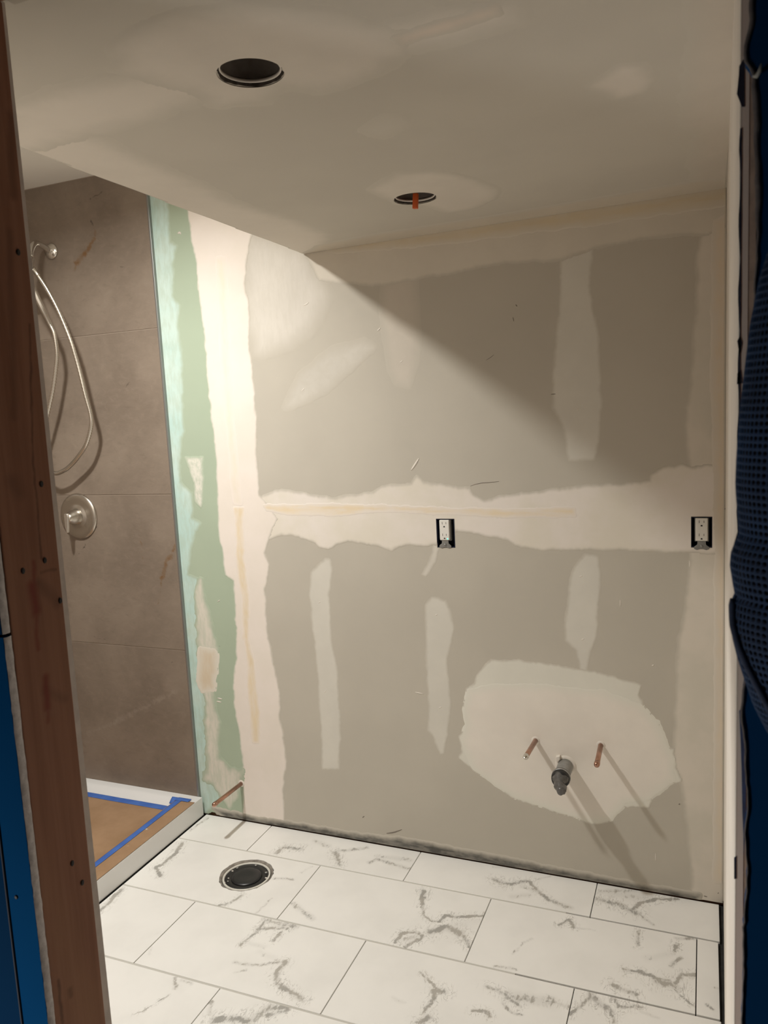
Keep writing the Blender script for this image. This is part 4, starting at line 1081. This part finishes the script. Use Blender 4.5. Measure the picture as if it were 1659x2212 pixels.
# torn paper fringe along that edge
V, Fq = [], []
for i, (x, z) in enumerate(outline):
    w = 0.0012 + 0.0042 * float(noise2(np.array(z / 0.035), np.array(0.0), 21)) * (1.0 if z > 1.55 else 0.35)
    c = 0.0008 * math.sin(z * 90)
    for u in (0.0, 0.5, 1.0):
        V.append((x - w * (0.45 - u), Y_HALL - 0.0004 - 0.0012 * math.sin(u * math.pi) - abs(c) * 0.5, z))
for i in range(len(outline) - 1):
    for j in range(2):
        a = i * 3 + j
        Fq.append((a, a + 1, a + 4, a + 3))
o = raw('torn_paper', V, Fq, plain('torn_board_paper', (0.14, 0.125, 0.12), 0.95, var=0.25, scale=80), wall_hall_right, smooth=True)
sm = o.modifiers.new('thick', 'SOLIDIFY'); sm.thickness = 0.0004
# a strip of faded tape still stuck beside the jamb, and one curled scrap
strip = [(1.3768, 1.2489), (1.3793, 1.251), (1.3827, 1.2385), (1.3835, 1.1902), (1.3834, 1.1411), (1.3824, 1.096), (1.3804, 1.1406), (1.3793, 1.1896), (1.3782, 1.2187)]
o = obj('tape_strip', prism(bmesh.new(), strip, 'xz', -1.6212, -1.6207), plain('faded_blue_tape', (0.035, 0.06, 0.15), 0.7, var=0.2, scale=60), wall_hall_right)
bm = bmesh.new()
tube(bm, [(1.3795, Y_HALL - 0.001, 1.806), (1.3815, Y_HALL - 0.004, 1.8045), (1.3836, Y_HALL - 0.006, 1.807), (1.3846, Y_HALL - 0.006, 1.8125)], [0.0010, 0.0018, 0.0016, 0.0006], 7)
obj('paper_scrap', bm, plain('curled_paper', (0.42, 0.42, 0.38), 0.9), wall_hall_right, smooth=True)

wall_hall = empty('wall_hall_back', kind='structure')
obj('back_panel', boxbm(-0.96, 2.56, -3.42, -3.40, 0.0, 2.45), M_blue_old, wall_hall)
obj('side_panel', boxbm(-0.97, -0.95, -3.40, Y_HALL, 0.0, 2.45), M_blue_old, wall_hall)
obj('side_panel', boxbm(2.55, 2.57, -3.40, Y_HALL, 0.0, 2.45), M_navy, wall_hall)
hall_floor = empty('floor_hall', kind='structure')
obj('plywood', boxbm(-0.97, 2.57, -3.42, Y_STUD - 0.001, -0.03, -0.0015), plain('plywood_subfloor', (0.33, 0.22, 0.13), 0.8, var=0.15, scale=12), hall_floor)
hall_ceiling = empty('ceiling_hall', kind='structure')
obj('ceiling_panel', boxbm(-0.97, 2.57, -3.42, Y_HALL, 2.45, 2.47), M_white, hall_ceiling)
obj('threshold', boxbm(0.52, 1.38, Y_STUD - 0.02, Y_FRONT - 0.056, -0.012, -0.002), M_sub, hall_floor)

# ---------------------------------------------------------------- shower pan, paper cover, tape
PX0, PX1, PY0, PY1 = X_LEFT + 0.012, -0.5077, Y_FRONT + 0.004, -0.0125
def prof(d, lip, run, low):
    if d < lip: return 0.0755 - 0.0015 * (d / lip)
    if d < lip + run:
        t = (d - lip) / run; t = t * t * (3 - 2 * t)
        return 0.074 + (low - 0.074) * t
    return low - min(0.012, (d - lip - run) * 0.03)
def pan_z(x, y):
    # the sides rise to a rim; the entry curb (right) is broad, the rim at the back wall narrow
    return max(prof(PX1 - x, 0.088, 0.020, 0.046), prof(PY1 - y, 0.024, 0.050, 0.046), prof(x - PX0, 0.024, 0.045, 0.046), prof(y - PY0, 0.024, 0.045, 0.046))
def ticks(a, b, near, step):
    t = [a + x for x in near] + [b - x for x in near]
    k = a + near[-1] + step
    while k < b - near[-1] - step * 0.5:
        t.append(k); k += step
    return sorted(set(round(v_, 5) for v_ in t))
NEAR = (0.0, 0.004, 0.012, 0.024, 0.03, 0.036, 0.042, 0.05, 0.058, 0.066, 0.072, 0.078, 0.084, 0.088, 0.092, 0.098, 0.104, 0.108, 0.112)
def drape(fn, xs, ys):
    V = [(x, y, fn(x, y)) for x in xs for y in ys]
    n = len(ys)
    F = [(i * n + j, (i + 1) * n + j, (i + 1) * n + j + 1, i * n + j + 1) for i in range(len(xs) - 1) for j in range(n - 1)]
    return V, F
pan = empty('shower_pan', (-0.96, -0.80, 0.0))
tag(pan, 'low white shower pan with a straight entry curb beside the tiled floor', 'shower pan')
xs = ticks(PX0, PX1, NEAR, 0.06); ys = ticks(PY0, PY1, NEAR, 0.08)
V, Fq = drape(pan_z, xs, ys)
bm = bmesh.new()
vs = [bm.verts.new(v_) for v_ in V]
for f in Fq: bm.faces.new([vs[i] for i in f])
n = len(ys); N = len(xs)
border = [i * n for i in range(N)] + [(N - 1) * n + j for j in range(1, n)] + [i * n + n - 1 for i in range(N - 2, -1, -1)] + [j for j in range(n - 2, 0, -1)]
low = [bm.verts.new((vs[i].co.x, vs[i].co.y, 0.0)) for i in border]
skirt = []
for k in range(len(border)):
    k2 = (k + 1) % len(border)
    bm.faces.new((vs[border[k]], vs[border[k2]], low[k2], low[k]))
o = obj('pan_body', bm, M_acrylic, pan, smooth=True)
e_ = o.modifiers.new('edges', 'EDGE_SPLIT'); e_.split_angle = math.radians(50)
o2 = obj('base_bead', boxbm(PX1 - 0.001, PX1 + 0.0022, PY0, PY1, -0.004, 0.0016), M_dark, pan)

cover = empty('protective_paper', (-0.96, -0.80, 0.046))
tag(cover, 'brown kraft protective paper taped over the shower pan', 'paper')
def wr(x, y): return 0.0016 * (float(noise2(np.array(x / 0.11), np.array(y / 0.16), 41)) + 0.4 * float(noise2(np.array(x / 0.03), np.array(y / 0.05), 42)))
def sheet(name, fn, xs, ys, mat, keep=None):
    V, Fq = drape(fn, xs, ys)
    if keep:
        Fq = [f for f in Fq if keep(sum(V[i][0] for i in f) / 4, sum(V[i][1] for i in f) / 4)]
    V = [tuple(Vector(v_) - cover.location) for v_ in V]
    o = raw(name, V, Fq, mat, cover, smooth=True)
    s_ = o.modifiers.new('thick', 'SOLIDIFY'); s_.thickness = 0.0005; s_.offset = 0.0
    return o
px = ticks(PX0 + 0.05, PX1 - 0.0015, (0.0, 0.006, 0.014, 0.024, 0.034, 0.044, 0.054, 0.064, 0.070, 0.076, 0.082, 0.088, 0.094, 0.1, 0.11), 0.04)
py = [Y_FRONT + 0.06 + i * 0.04 for i in range(37)]
py = sorted([y for y in py if y < -0.13] + [-0.12, -0.11, -0.10, -0.095, -0.09, -0.085, -0.078, -0.072, -0.066, -0.06])
sheet('paper_sheet', lambda x, y: pan_z(x, y) + 0.0012 + wr(x, y), px, py, M_kraft, lambda x, y: y < -0.086 or x > -0.60)
def strip_sheet(xa, xb, ya, yb, lift, nx, ny):
    f = lambda a, b, k: [a + (b - a) * i / (k - 1) for i in range(k)]
    return sheet('tape_strip', lambda x, y: pan_z(x, y) + lift + wr(x, y), f(xa, xb, nx), f(ya, yb, ny), M_tape)
strip_sheet(PX0 + 0.05, -0.612, -0.102, -0.076, 0.0024, 40, 6)
strip_sheet(-0.5925, -0.5685, Y_FRONT + 0.07, -0.050, 0.0028, 6, 50)
strip_sheet(-0.628, -0.535, -0.067, -0.044, 0.0036, 14, 6)

# ---------------------------------------------------------------- shower fittings
YT = -0.0119        # face of the stone tiles
valve = empty('shower_valve', (-0.993, YT, 1.2067))
tag(valve, 'round brushed nickel shower valve trim with a lever, on the stone tiles', 'shower valve')
VC = Vector((-0.993, YT, 1.2067))
obj('escutcheon', lathe(bmesh.new(), VC, (0, -1, 0), [(0.092, 0.0), (0.093, 0.003), (0.091, 0.007), (0.084, 0.0105), (0.070, 0.012), (0.052, 0.011), (0.046, 0.012), (0.040, 0.017), (0.0, 0.018)], 48), M_nickel, valve, smooth=True)
obj('handle_hub', lathe(bmesh.new(), VC, (0, -1, 0), [(0.034, 0.016), (0.033, 0.020), (0.032, 0.030), (0.030, 0.038), (0.025, 0.048), (0.019, 0.058), (0.016, 0.066), (0.0, 0.067)], 36), M_nickel, valve, smooth=True)
bm = bmesh.new()
prism(bm, [(-1.000, 1.226), (-0.985, 1.226), (-0.982, 1.216), (-0.987, 1.170), (-0.990, 1.150), (-0.998, 1.150), (-1.002, 1.170), (-1.003, 1.216)], 'xz', YT - 0.0625, YT - 0.0725)
obj('lever', bm, plain('satin_lever_metal', (0.85, 0.82, 0.77), 0.38, metal=1.0), valve, bevel=0.0025, seg=3)

shower = empty('hand_shower', (-0.9956, YT, 2.243))
tag(shower, 'chrome hand shower with a looped ribbed metal hose on the shower wall', 'hand shower')
AC = Vector((-0.9956, YT, 2.243))
obj('wall_flange', lathe(bmesh.new(), AC, (0, -1, 0), [(0.030, 0.0), (0.031, 0.003), (0.028, 0.008), (0.018, 0.013), (0.012, 0.016), (0.0, 0.016)], 32), M_chrome, shower, smooth=True)
arm = spline([AC + Vector((0, -0.010, 0)), AC + Vector((0.004, -0.050, 0.012)), AC + Vector((0.016, -0.095, 0.012)), AC + Vector((0.030, -0.132, -0.016)), AC + Vector((0.036, -0.148, -0.048))], 24)
obj('arm', tube(bmesh.new(), arm, 0.0112, 16), M_chrome, shower, smooth=True)
TC = AC + Vector((0.037, -0.150, -0.056))
bm = lathe(bmesh.new(), TC, (0, -0.45, -0.9), [(0.013, -0.006), (0.0165, 0.0), (0.0165, 0.022), (0.020, 0.028), (0.021, 0.048), (0.017, 0.056), (0.0, 0.058)], 24)
obj('diverter', bm, M_chrome, shower, smooth=True)
bm = lathe(bmesh.new(), TC + Vector((0.0, -0.028, -0.056)), (0.1, -0.5, -0.85), [(0.014, -0.004), (0.018, 0.0), (0.020, 0.020), (0.016, 0.032), (0.0, 0.034)], 20)
obj('bracket', bm, M_chrome, shower, smooth=True)
HOSE = HOSE_PTS
hp = spline(HOSE, 330)
rad = [0.0074 + 0.0013 * math.sin(i * math.pi / 1.0 + 1.57) for i in range(330)]
hose = obj('hose', tube(bmesh.new(), hp, rad, 12), plain('ribbed_hose_metal', (0.74, 0.70, 0.63), 0.24, metal=1.0), shower, smooth=True)
def nut(p, q, prof_): return lathe(bmesh.new(), p, Vector(q) - Vector(p), prof_, 20)
obj('hose_nut', nut(HOSE_TOP[0], HOSE_TOP[1], [(0.0075, 0.0), (0.0085, 0.003), (0.0085, 0.030), (0.0070, 0.034), (0.0, 0.034)]), M_nickel, shower, smooth=True)
bm = nut(WAND[1], WAND[0], [(0.0078, -0.006), (0.0085, 0.0), (0.0090, 0.035), (0.0094, 0.036), (0.0110, 0.08), (0.0128, 0.150), (0.0135, 0.20), (0.011, 0.212), (0.0, 0.213)])
obj('wand', bm, M_nickel, shower, smooth=True)
d_ = (Vector(WAND[0]) - Vector(WAND[1])).normalized()
hd = Vector(WAND[1]) + d_ * 0.20
bm = lathe(bmesh.new(), hd, (-0.35, -0.75, -0.55), [(0.012, -0.012), (0.030, -0.006), (0.044, 0.006), (0.046, 0.018), (0.043, 0.022), (0.0, 0.022)], 28)
obj('spray_head', bm, M_chrome, shower, smooth=True)

# ---------------------------------------------------------------- copper stubs and drain
def copper(base, tip, r, label, group=None, pinched=False):
    base, tip = Vector(base), Vector(tip)
    t = empty('copper_pipe', base)
    tag(t, label, 'pipe')
    d = (tip - base).normalized(); Ln = (tip - base).length
    obj('pipe', lathe(bmesh.new(), base - d * 0.02, d, [(r, 0.0), (r, Ln + 0.008), (r * 0.9, Ln + 0.010)], 20), M_copper, t, smooth=True)
    cap = lathe(bmesh.new(), base, d, [(r * 1.02, Ln - 0.012), (r * 1.14, Ln - 0.012), (r * 1.14, Ln - 0.002), (r * 0.98, Ln + 0.004), (r * 0.5, Ln + 0.0065), (0.0, Ln + 0.007)], 20)
    if pinched:
        for v_ in cap.verts:
            h = (v_.co - base).dot(d)
            if h > Ln - 0.001: v_.co.z = base.z + (tip.z - base.z) + (v_.co.z - tip.z) * 0.35
    obj('end_cap', cap, M_chrome if pinched else M_copper, t, smooth=True)
    obj('caulk_ring', lathe(bmesh.new(), (base.x, 0.001, base.z), (0, -1, 0), [(r * 1.9, 0.0), (r * 1.7, 0.003), (r * 1.1, 0.0045), (r * 0.9, 0.0045)], 20, cap=False), M_fleck, t, smooth=True)
    return t
copper((-0.325, 0.0, 0.154), (-0.325, -0.185, 0.160), 0.0078, 'long copper supply stub low on the green board beside the shower curb')
copper((0.832, 0.0, 0.466), (0.830, -0.150, 0.474), 0.0080, 'left copper stub over the drain pipe, with a pinched bright end', pinched=True)
copper((1.040, 0.0, 0.475), (1.041, -0.112, 0.460), 0.0080, 'right copper stub over the drain pipe, with a rounded end')

drain = empty('drain_pipe', (0.928, 0.0, 0.392))
tag(drain, 'grey drain pipe stub sealed with a black rubber cap under two copper stubs', 'pipe')
DB = Vector((0.928, 0.0, 0.392)); DD = Vector((0.0, -1.0, 0.02)).normalized()
obj('pipe', lathe(bmesh.new(), DB - DD * 0.03, DD, [(0.0245, 0.0), (0.0245, 0.118), (0.0225, 0.120)], 28), M_grey_pipe, drain, smooth=True)
obj('coupling', lathe(bmesh.new(), DB, DD, [(0.0245, 0.082), (0.0285, 0.083), (0.029, 0.090), (0.0275, 0.097), (0.0285, 0.103), (0.027, 0.110), (0.022, 0.113), (0.0, 0.113)], 28), M_black, drain, smooth=True)
obj('clamp_band', lathe(bmesh.new(), DB, DD, [(0.0285, 0.088), (0.0298, 0.0885), (0.0298, 0.0955), (0.0285, 0.096)], 28, cap=False), M_galv, drain, smooth=True)
bm = bmesh.new()
tw = spline([DB + DD * 0.105, DB + DD * 0.125 + Vector((0.002, 0, -0.002)), DB + DD * 0.142 + Vector((0.006, 0, -0.006)), DB + DD * 0.160 + Vector((0.011, 0, -0.010)), DB + DD * 0.170 + Vector((0.013, 0, -0.012))], 14)
tube(bm, tw, [0.023, 0.0245, 0.023, 0.0195, 0.017, 0.0175, 0.018, 0.0165, 0.0145, 0.0125, 0.0125, 0.0120, 0.009, 0.004], 16)
for v_ in bm.verts:
    k = float(noise2(np.array(v_.co.x / 0.009 + 50), np.array(v_.co.z / 0.009 + v_.co.y / 0.012 + 50), 71)) - 0.5
    v_.co += (v_.co - DB - DD * (v_.co - DB).dot(DD)) * k * 0.5
obj('twisted_plug', bm, M_smoky, drain, smooth=True)
bm = bmesh.new()
prism(bm, [(0.8995, 0.424), (0.912, 0.428), (0.9125, 0.416), (0.904, 0.404), (0.8985, 0.408)], 'xz', -0.016, -0.0005)
obj('plaster_lip', bm, M_fleck, drain, bevel=0.002)
obj('caulk_ring', lathe(bmesh.new(), (0.928, 0.001, 0.392), (0, -1, 0), [(0.036, 0.0), (0.033, 0.004), (0.026, 0.006), (0.0235, 0.006)], 28, cap=False), M_fleck, drain, smooth=True)

# ---------------------------------------------------------------- closet flange in its hole
fl = empty('closet_flange', (FLANGE[0], FLANGE[1], -0.0095))
tag(fl, 'black capped toilet flange set in the round hole of a floor tile', 'drain flange')
FB = Vector((FLANGE[0], FLANGE[1], -0.0095))
obj('mortar_ring', lathe(bmesh.new(), FB, (0, 0, 1), [(0.0925, 0.0), (0.0925, 0.0075), (0.088, 0.0070), (0.085, 0.002), (0.084, 0.0)], 48, cap=False), plain('rough_mortar', (0.25, 0.225, 0.195), 0.95, var=0.3, scale=60, bump=0.4), fl, smooth=True)
obj('pipe_rim', lathe(bmesh.new(), FB, (0, 0, 1), [(0.0825, 0.0005), (0.0825, 0.0045), (0.0805, 0.0055), (0.0765, 0.0052), (0.0755, 0.0005)], 48, cap=False), M_pvc, fl, smooth=True)
obj('collar', lathe(bmesh.new(), FB, (0, 0, 1), [(0.0760, 0.0002), (0.0755, 0.0022), (0.062, 0.0025), (0.054, 0.0012), (0.052, 0.0)], 48, cap=False), M_black, fl, smooth=True)
bm = lathe(bmesh.new(), FB, (0, 0, 1), [(0.0530, 0.0003), (0.0515, 0.0035), (0.043, 0.0062), (0.025, 0.0045), (0.010, 0.0035), (0.0, 0.0034)], 40)
obj('knockout_cap', bm, plain('black_cap_plastic', (0.014, 0.0145, 0.016), 0.35, bump=0.25, scale=60), fl, smooth=True)
for i in range(3):
    a = math.radians(35 + 58 * i)
    c = FB + Vector((math.cos(a) * 0.067, math.sin(a) * 0.067, 0.0022))
    obj('bolt', lathe(bmesh.new(), c, (0, 0, 1), [(0.0052, 0.0), (0.0050, 0.003), (0.003, 0.0042), (0.0, 0.0044)], 10), M_galv, fl, smooth=True)
rf = random.Random(5)
for i in range(9):
    a = rf.uniform(0, 6.28); r = rf.uniform(0.062, 0.083)
    c = FB + Vector((math.cos(a) * r, math.sin(a) * r, 0.0018))
    bm = bmesh.new()
    bmesh.ops.create_icosphere(bm, subdivisions=1, radius=rf.uniform(0.0022, 0.0042))
    for v_ in bm.verts: v_.co = Vector((v_.co.x * 1.5, v_.co.y, v_.co.z * 0.7)) + c
    obj('mortar_crumb', bm, M_fleck, fl)

# ---------------------------------------------------------------- electrical outlets without cover plates
def outlet(cx, zf, hole, label, glow):
    x0, x1, z0, z1 = hole
    t = empty('electrical_outlet', (cx, 0.0, zf))
    tag(t, label, 'outlet', None)
    bm = bmesh.new()
    g = 0.0008; wt = 0.0022; D0 = 0.0009; D1 = 0.062
    box(bm, x0 + g, x0 + g + wt, D0, D1, z0 + g, z1 - g); box(bm, x1 - g - wt, x1 - g, D0, D1, z0 + g, z1 - g)
    box(bm, x0 + g, x1 - g, D0, D1, z1 - g - wt, z1 - g); box(bm, x0 + g, x1 - g, D0, D1, z0 + g, z0 + g + wt)
    box(bm, x0 + g, x1 - g, D1 - wt, D1, z0 + g, z1 - g)
    obj('junction_box', bm, M_navy_box, t)
    hw, hh = 0.0166, 0.0335
    obj('receptacle', boxbm(cx - hw, cx + hw, -0.0065, 0.030, zf - hh, zf + hh), M_outlet, t, bevel=0.0022, seg=3)
    obj('receptacle_back', boxbm(cx - hw - 0.003, cx + hw + 0.003, 0.006, 0.034, zf - hh - 0.004, zf + hh + 0.001), plain('grey_receptacle_body', (0.25, 0.24, 0.22), 0.5), t, bevel=0.002)
    for s in (-1, 1):
        zz_ = zf + 0.0195 * s + 0.004
        for dx, h_ in ((-0.0064, 0.0040), (0.0064, 0.0032)):
            obj('slot', boxbm(cx + dx - 0.0008, cx + dx + 0.0008, -0.00685, -0.0055, zz_ - h_, zz_ + h_), plain_cached('slot_grey', (0.16, 0.15, 0.135)), t)
        bm = bmesh.new()
        pts = [(cx + 0.0026 * math.cos(a), zz_ - 0.0118 + 0.0024 * math.sin(a)) for a in [math.pi * i / 6 for i in range(7)]] + [(cx - 0.0026, zz_ - 0.0138), (cx + 0.0026, zz_ - 0.0138)]
        prism(bm, pts, 'xz', -0.00695, -0.0055)
        obj('slot', bm, plain_cached('slot_dark', (0.02, 0.018, 0.016)), t)
    zb = zf - hh - 0.004
    bm = bmesh.new()
    pts = [(cx - 0.011, zb + 0.006), (cx + 0.011, zb + 0.006), (cx + 0.012, zb - 0.008), (cx + 0.020, zb - 0.014), (cx + 0.021, zb - 0.0205), (cx + 0.013, zb - 0.024), (cx + 0.004, zb - 0.021), (cx - 0.004, zb - 0.021), (cx - 0.013, zb - 0.024), (cx - 0.021, zb - 0.0205), (cx - 0.020, zb - 0.014), (cx - 0.012, zb - 0.008)]
    prism(bm, pts, 'xz', -0.0022, -0.0008)
    obj('mounting_ear', bm, M_galv, t, bevel=0.0004, seg=1)
    sc = lathe(bmesh.new(), (cx, -0.0022, zb - 0.012), (0, -1, 0), [(0.0038, 0.0), (0.0038, 0.0016), (0.0026, 0.0028), (0.0, 0.0030)], 14)
    obj('screw', sc, M_galv, t, smooth=True)
    if glow:
        n = NT('green_indicator', 0.4)
        n.color((0.1, 0.8, 0.6))
        n.b.inputs['Emission Color'].default_value = (0.10, 1.0, 0.72, 1)
        n.b.inputs['Emission Strength'].default_value = 1.6
        obj('indicator_light', lathe(bmesh.new(), (cx + 0.0105, -0.0062, zf - hh + 0.0045), (0, -1, 0), [(0.0022, 0.0), (0.0021, 0.0008), (0.0012, 0.0013), (0.0, 0.0014)], 12), n.m, t, smooth=True)
    return t
_pc = {}
def plain_cached(name, c):
    if name not in _pc: _pc[name] = plain(name, c, 0.6)
    return _pc[name]
outlet(0.5490, 1.1640, HOLES[0], 'white outlet in a bare wall box with a glowing green indicator', True)
outlet(1.3370, 1.1735, HOLES[1], 'white outlet in a bare wall box near the right corner, without an indicator', False)

# ---------------------------------------------------------------- empty recessed light cans in the lowered ceiling
def can(cx, cy, r, label, tag_hang):
    z = zc(cx) + 0.0127
    t = empty('recessed_light', (cx, cy, z))
    tag(t, label, 'recessed light')
    bm = bmesh.new()
    lathe(bm, (cx, cy, z), (0, 0, 1), [(r + 0.006, 0.0005), (r + 0.006, 0.115), (0.0, 0.1155)], 36, cap=False)
    lathe(bm, (cx, cy, z), (0, 0, 1), [(r + 0.004, 0.0005), (r + 0.004, 0.1125), (0.0, 0.113)], 36, cap=False)
    obj('housing', bm, M_darkmetal, t, smooth=True)
    obj('rim_ring', lathe(bmesh.new(), (cx, cy, z - 0.0125), (0, 0, 1), [(r - 0.0030, 0.0040), (r - 0.0052, 0.0042), (r - 0.0052, 0.0085), (r - 0.0030, 0.0085)], 36, cap=False), plain_cached('rim_grey', (0.80, 0.76, 0.70)), t, smooth=True)
    obj('socket_plate', boxbm(cx - 0.034, cx + 0.012, cy - 0.022, cy + 0.022, z + 0.070, z + 0.110), M_galv, t, bevel=0.003)
    if tag_hang:
        w = spline([(cx + 0.005, cy + 0.005, z + 0.085), (cx + 0.014, cy - 0.004, z + 0.055), (cx + 0.010, cy - 0.012, z + 0.02), (cx + 0.006, cy - 0.010, z - 0.006)], 14)
        obj('wire', tube(bmesh.new(), w, 0.0016, 8), M_wire, t, smooth=True)
        bm = boxbm(-0.0068, 0.0068, -0.0055, 0.0055, -0.038, 0.0)
        bmesh.ops.rotate(bm, verts=bm.verts, cent=(0, 0, 0), matrix=Matrix.Rotation(math.radians(5), 3, 'Y'))
        bmesh.ops.translate(bm, verts=bm.verts, vec=(cx + 0.006, cy - 0.010, z - 0.004))
        obj('connector', bm, M_orange, t, bevel=0.0015)
        bm = boxbm(cx - 0.036, cx - 0.012, cy + 0.012, cy + 0.030, z + 0.010, z + 0.045)
        obj('connector', bm, M_orange, t, bevel=0.002)
    else:
        w = spline([(cx - 0.005, cy + 0.012, z + 0.085), (cx + 0.004, cy + 0.022, z + 0.055), (cx - 0.002, cy + 0.032, z + 0.036)], 12)
        obj('wire', tube(bmesh.new(), w, 0.0016, 8), M_wire, t, smooth=True)
        bm = boxbm(cx - 0.016, cx + 0.006, cy - 0.042, cy - 0.024, z + 0.020, z + 0.044)
        obj('connector', bm, M_orange, t, bevel=0.002)
can(CAN[0][0], CAN[0][1], CAN[0][2], 'larger nearer empty recessed light can in the lowered ceiling', False)
can(CAN[1][0], CAN[1][1], CAN[1][2], 'smaller-looking farther recessed light can with an orange connector hanging out', True)

# ---------------------------------------------------------------- blue mesh cloth hanging at the right jamb
SIL = [(1.80, 1.430), (1.74, 1.412), (1.70, 1.400), (1.6682, 1.3889), (1.6484, 1.3831), (1.6143, 1.3769), (1.5792, 1.3732), (1.5435, 1.3695), (1.507, 1.3677), (1.4885, 1.3672), (1.4698, 1.3686), (1.4511, 1.3700), (1.4454, 1.3683), (1.4359, 1.3645), (1.4244, 1.3634), (1.4054, 1.3663), (1.3997, 1.3675), (1.3957, 1.3652), (1.3782, 1.3640), (1.3627, 1.3658), (1.3473, 1.3694), (1.3319, 1.3739), (1.3089, 1.3810), (1.2937, 1.3880), (1.2843, 1.3929), (1.262, 1.408), (1.245, 1.430)]
sz = np.array([s_[0] for s_ in SIL][::-1]); sx = np.array([s_[1] for s_ in SIL][::-1])
XC, YB = 1.535, -1.7585
def cloth_pt(th, z, inset=0.0):
    """th: 0 at the left silhouette, pi at the right one"""
    xl = float(np.interp(z, sz, sx)); a = XC - xl
    top = min(1.0, max(0.0, (1.80 - z) / 0.25)); bot = min(1.0, max(0.0, (z - 1.22) / 0.16))
    b = 0.022 + 0.050 * math.sin(top * math.pi / 2) * bot ** 0.6
    fold = 0.004 * math.sin(th * 7 + z * 14) * math.sin(th) + 0.003 * math.sin(z * 60 + th * 3) * math.sin(th) ** 2
    r = 1.0 - inset / max(a, 0.03)
    return Vector((XC - a * r * math.cos(th), YB - (b + fold) * r * math.sin(th) + inset * 0.3, z))
cloth = empty('mesh_cloth', (XC, Y_HALL, 1.50))
tag(cloth, 'bulging blue mesh cloth with a stitched hem hanging at the right jamb', 'cloth')
CX, CZ = 0.0051, 0.0056
nz_ = int((1.78 - 1.25) / CZ); nt = 64
V, Fq = [], []
def addv(p):
    V.append(tuple(p - cloth.location)); return len(V) - 1
grid = [[None] * (nt + 1) for _ in range(nz_ + 1)]
ths = [math.pi * j / nt for j in range(nt + 1)]
for i in range(nz_ + 1):
    z = 1.25 + i * CZ
    for j in range(nt + 1): grid[i][j] = addv(cloth_pt(ths[j], z))
for i in range(nz_):
    for j in range(nt):
        c = [grid[i][j], grid[i][j + 1], grid[i + 1][j + 1], grid[i + 1][j]]
        z0_ = 1.25 + (i + 0.5) * CZ; dt = math.pi / nt; tc = ths[j] + dt / 2
        # a round opening in the middle of every cell
        ring = []
        for k in range(8):
            a_ = math.pi * (-0.875 + 0.25 * k)          # starts at the lower left
            ring.append(addv(cloth_pt(tc + dt * 0.36 * math.cos(a_) * 1.05, z0_ + CZ * 0.36 * math.sin(a_), 0.0006)))
        mids = c
        # ring order: 8 points from lower-left going counter-clockwise; corners 0..3 likewise
        for k in range(4):
            r0, r1, r2 = ring[(2 * k) % 8], ring[(2 * k + 1) % 8], ring[(2 * k + 2) % 8]
            Fq.append((c[k], c[k], r0, r1)); Fq.append((c[k], r1, r2, c[(k + 1) % 4]))
Ft = []
for f in Fq:
    if f[0] == f[1]: Ft.append((f[0], f[3], f[2]))
    else: Ft += [(f[0], f[2], f[1]), (f[0], f[3], f[2])]
M_mesh = plain('blue_mesh_fabric', (0.009, 0.034, 0.092), 0.8, var=0.2, scale=25)
raw('mesh_fabric', V, [f[::-1] for f in Ft], M_mesh, cloth, smooth=True)
V2, F2 = [], []
for i in range(30):
    z = 1.25 + (1.78 - 1.25) * i / 29
    for j in range(33):
        p = cloth_pt(math.pi * j / 32, z, 0.0045)
        V2.append(tuple(p - cloth.location))
for i in range(29):
    for j in range(32):
        a = i * 33 + j
        F2.append((a, a + 1, a + 34, a + 33))
raw('lining', V2, F2, plain('dark_navy_lining', (0.003, 0.008, 0.025), 0.9), cloth, smooth=True)
# back sheet that lies on the wall and closes the bulge
bm = bmesh.new()
pts = [(float(np.interp(z, sz, sx)) + 0.004, z) for z in np.linspace(1.25, 1.78, 24)]
prism(bm, pts + [(2 * XC - x, z) for x, z in pts[::-1]], 'xz', Y_HALL - 0.0030, Y_HALL - 0.0014)
obj('back_sheet', bm, plain_cached('back_navy', (0.010, 0.035, 0.10)), cloth)
V3, F3 = [], []
for s_, ang in ((0, 0.0), (1, math.pi)):
    base = len(V3)
    for i in range(40):
        z = 1.25 + (1.78 - 1.25) * i / 39
        p = cloth_pt(ang, z)
        for q in (p, Vector((p.x + (0.003 if s_ == 0 else -0.003), YB + 0.018, z)), Vector((p.x + (0.006 if s_ == 0 else -0.006), Y_HALL - 0.0020, z))):
            V3.append(tuple(q - cloth.location))
    for i in range(39):
        for j in range(2):
            a = base + i * 3 + j
            F3.append((a, a + 1, a + 4, a + 3))
raw('side_gusset', V3, F3, M_mesh, cloth, smooth=True)
hem = [cloth_pt(0.10 + 0.02 * i, z) + Vector((-0.0008, -0.001, 0)) for i, z in enumerate(np.linspace(1.398, 1.25, 30))]
obj('hem', tube(bmesh.new(), hem, 0.0030, 10), plain('blue_grey_hem', (0.026, 0.04, 0.08), 0.85, var=0.2, scale=60), cloth, smooth=True)
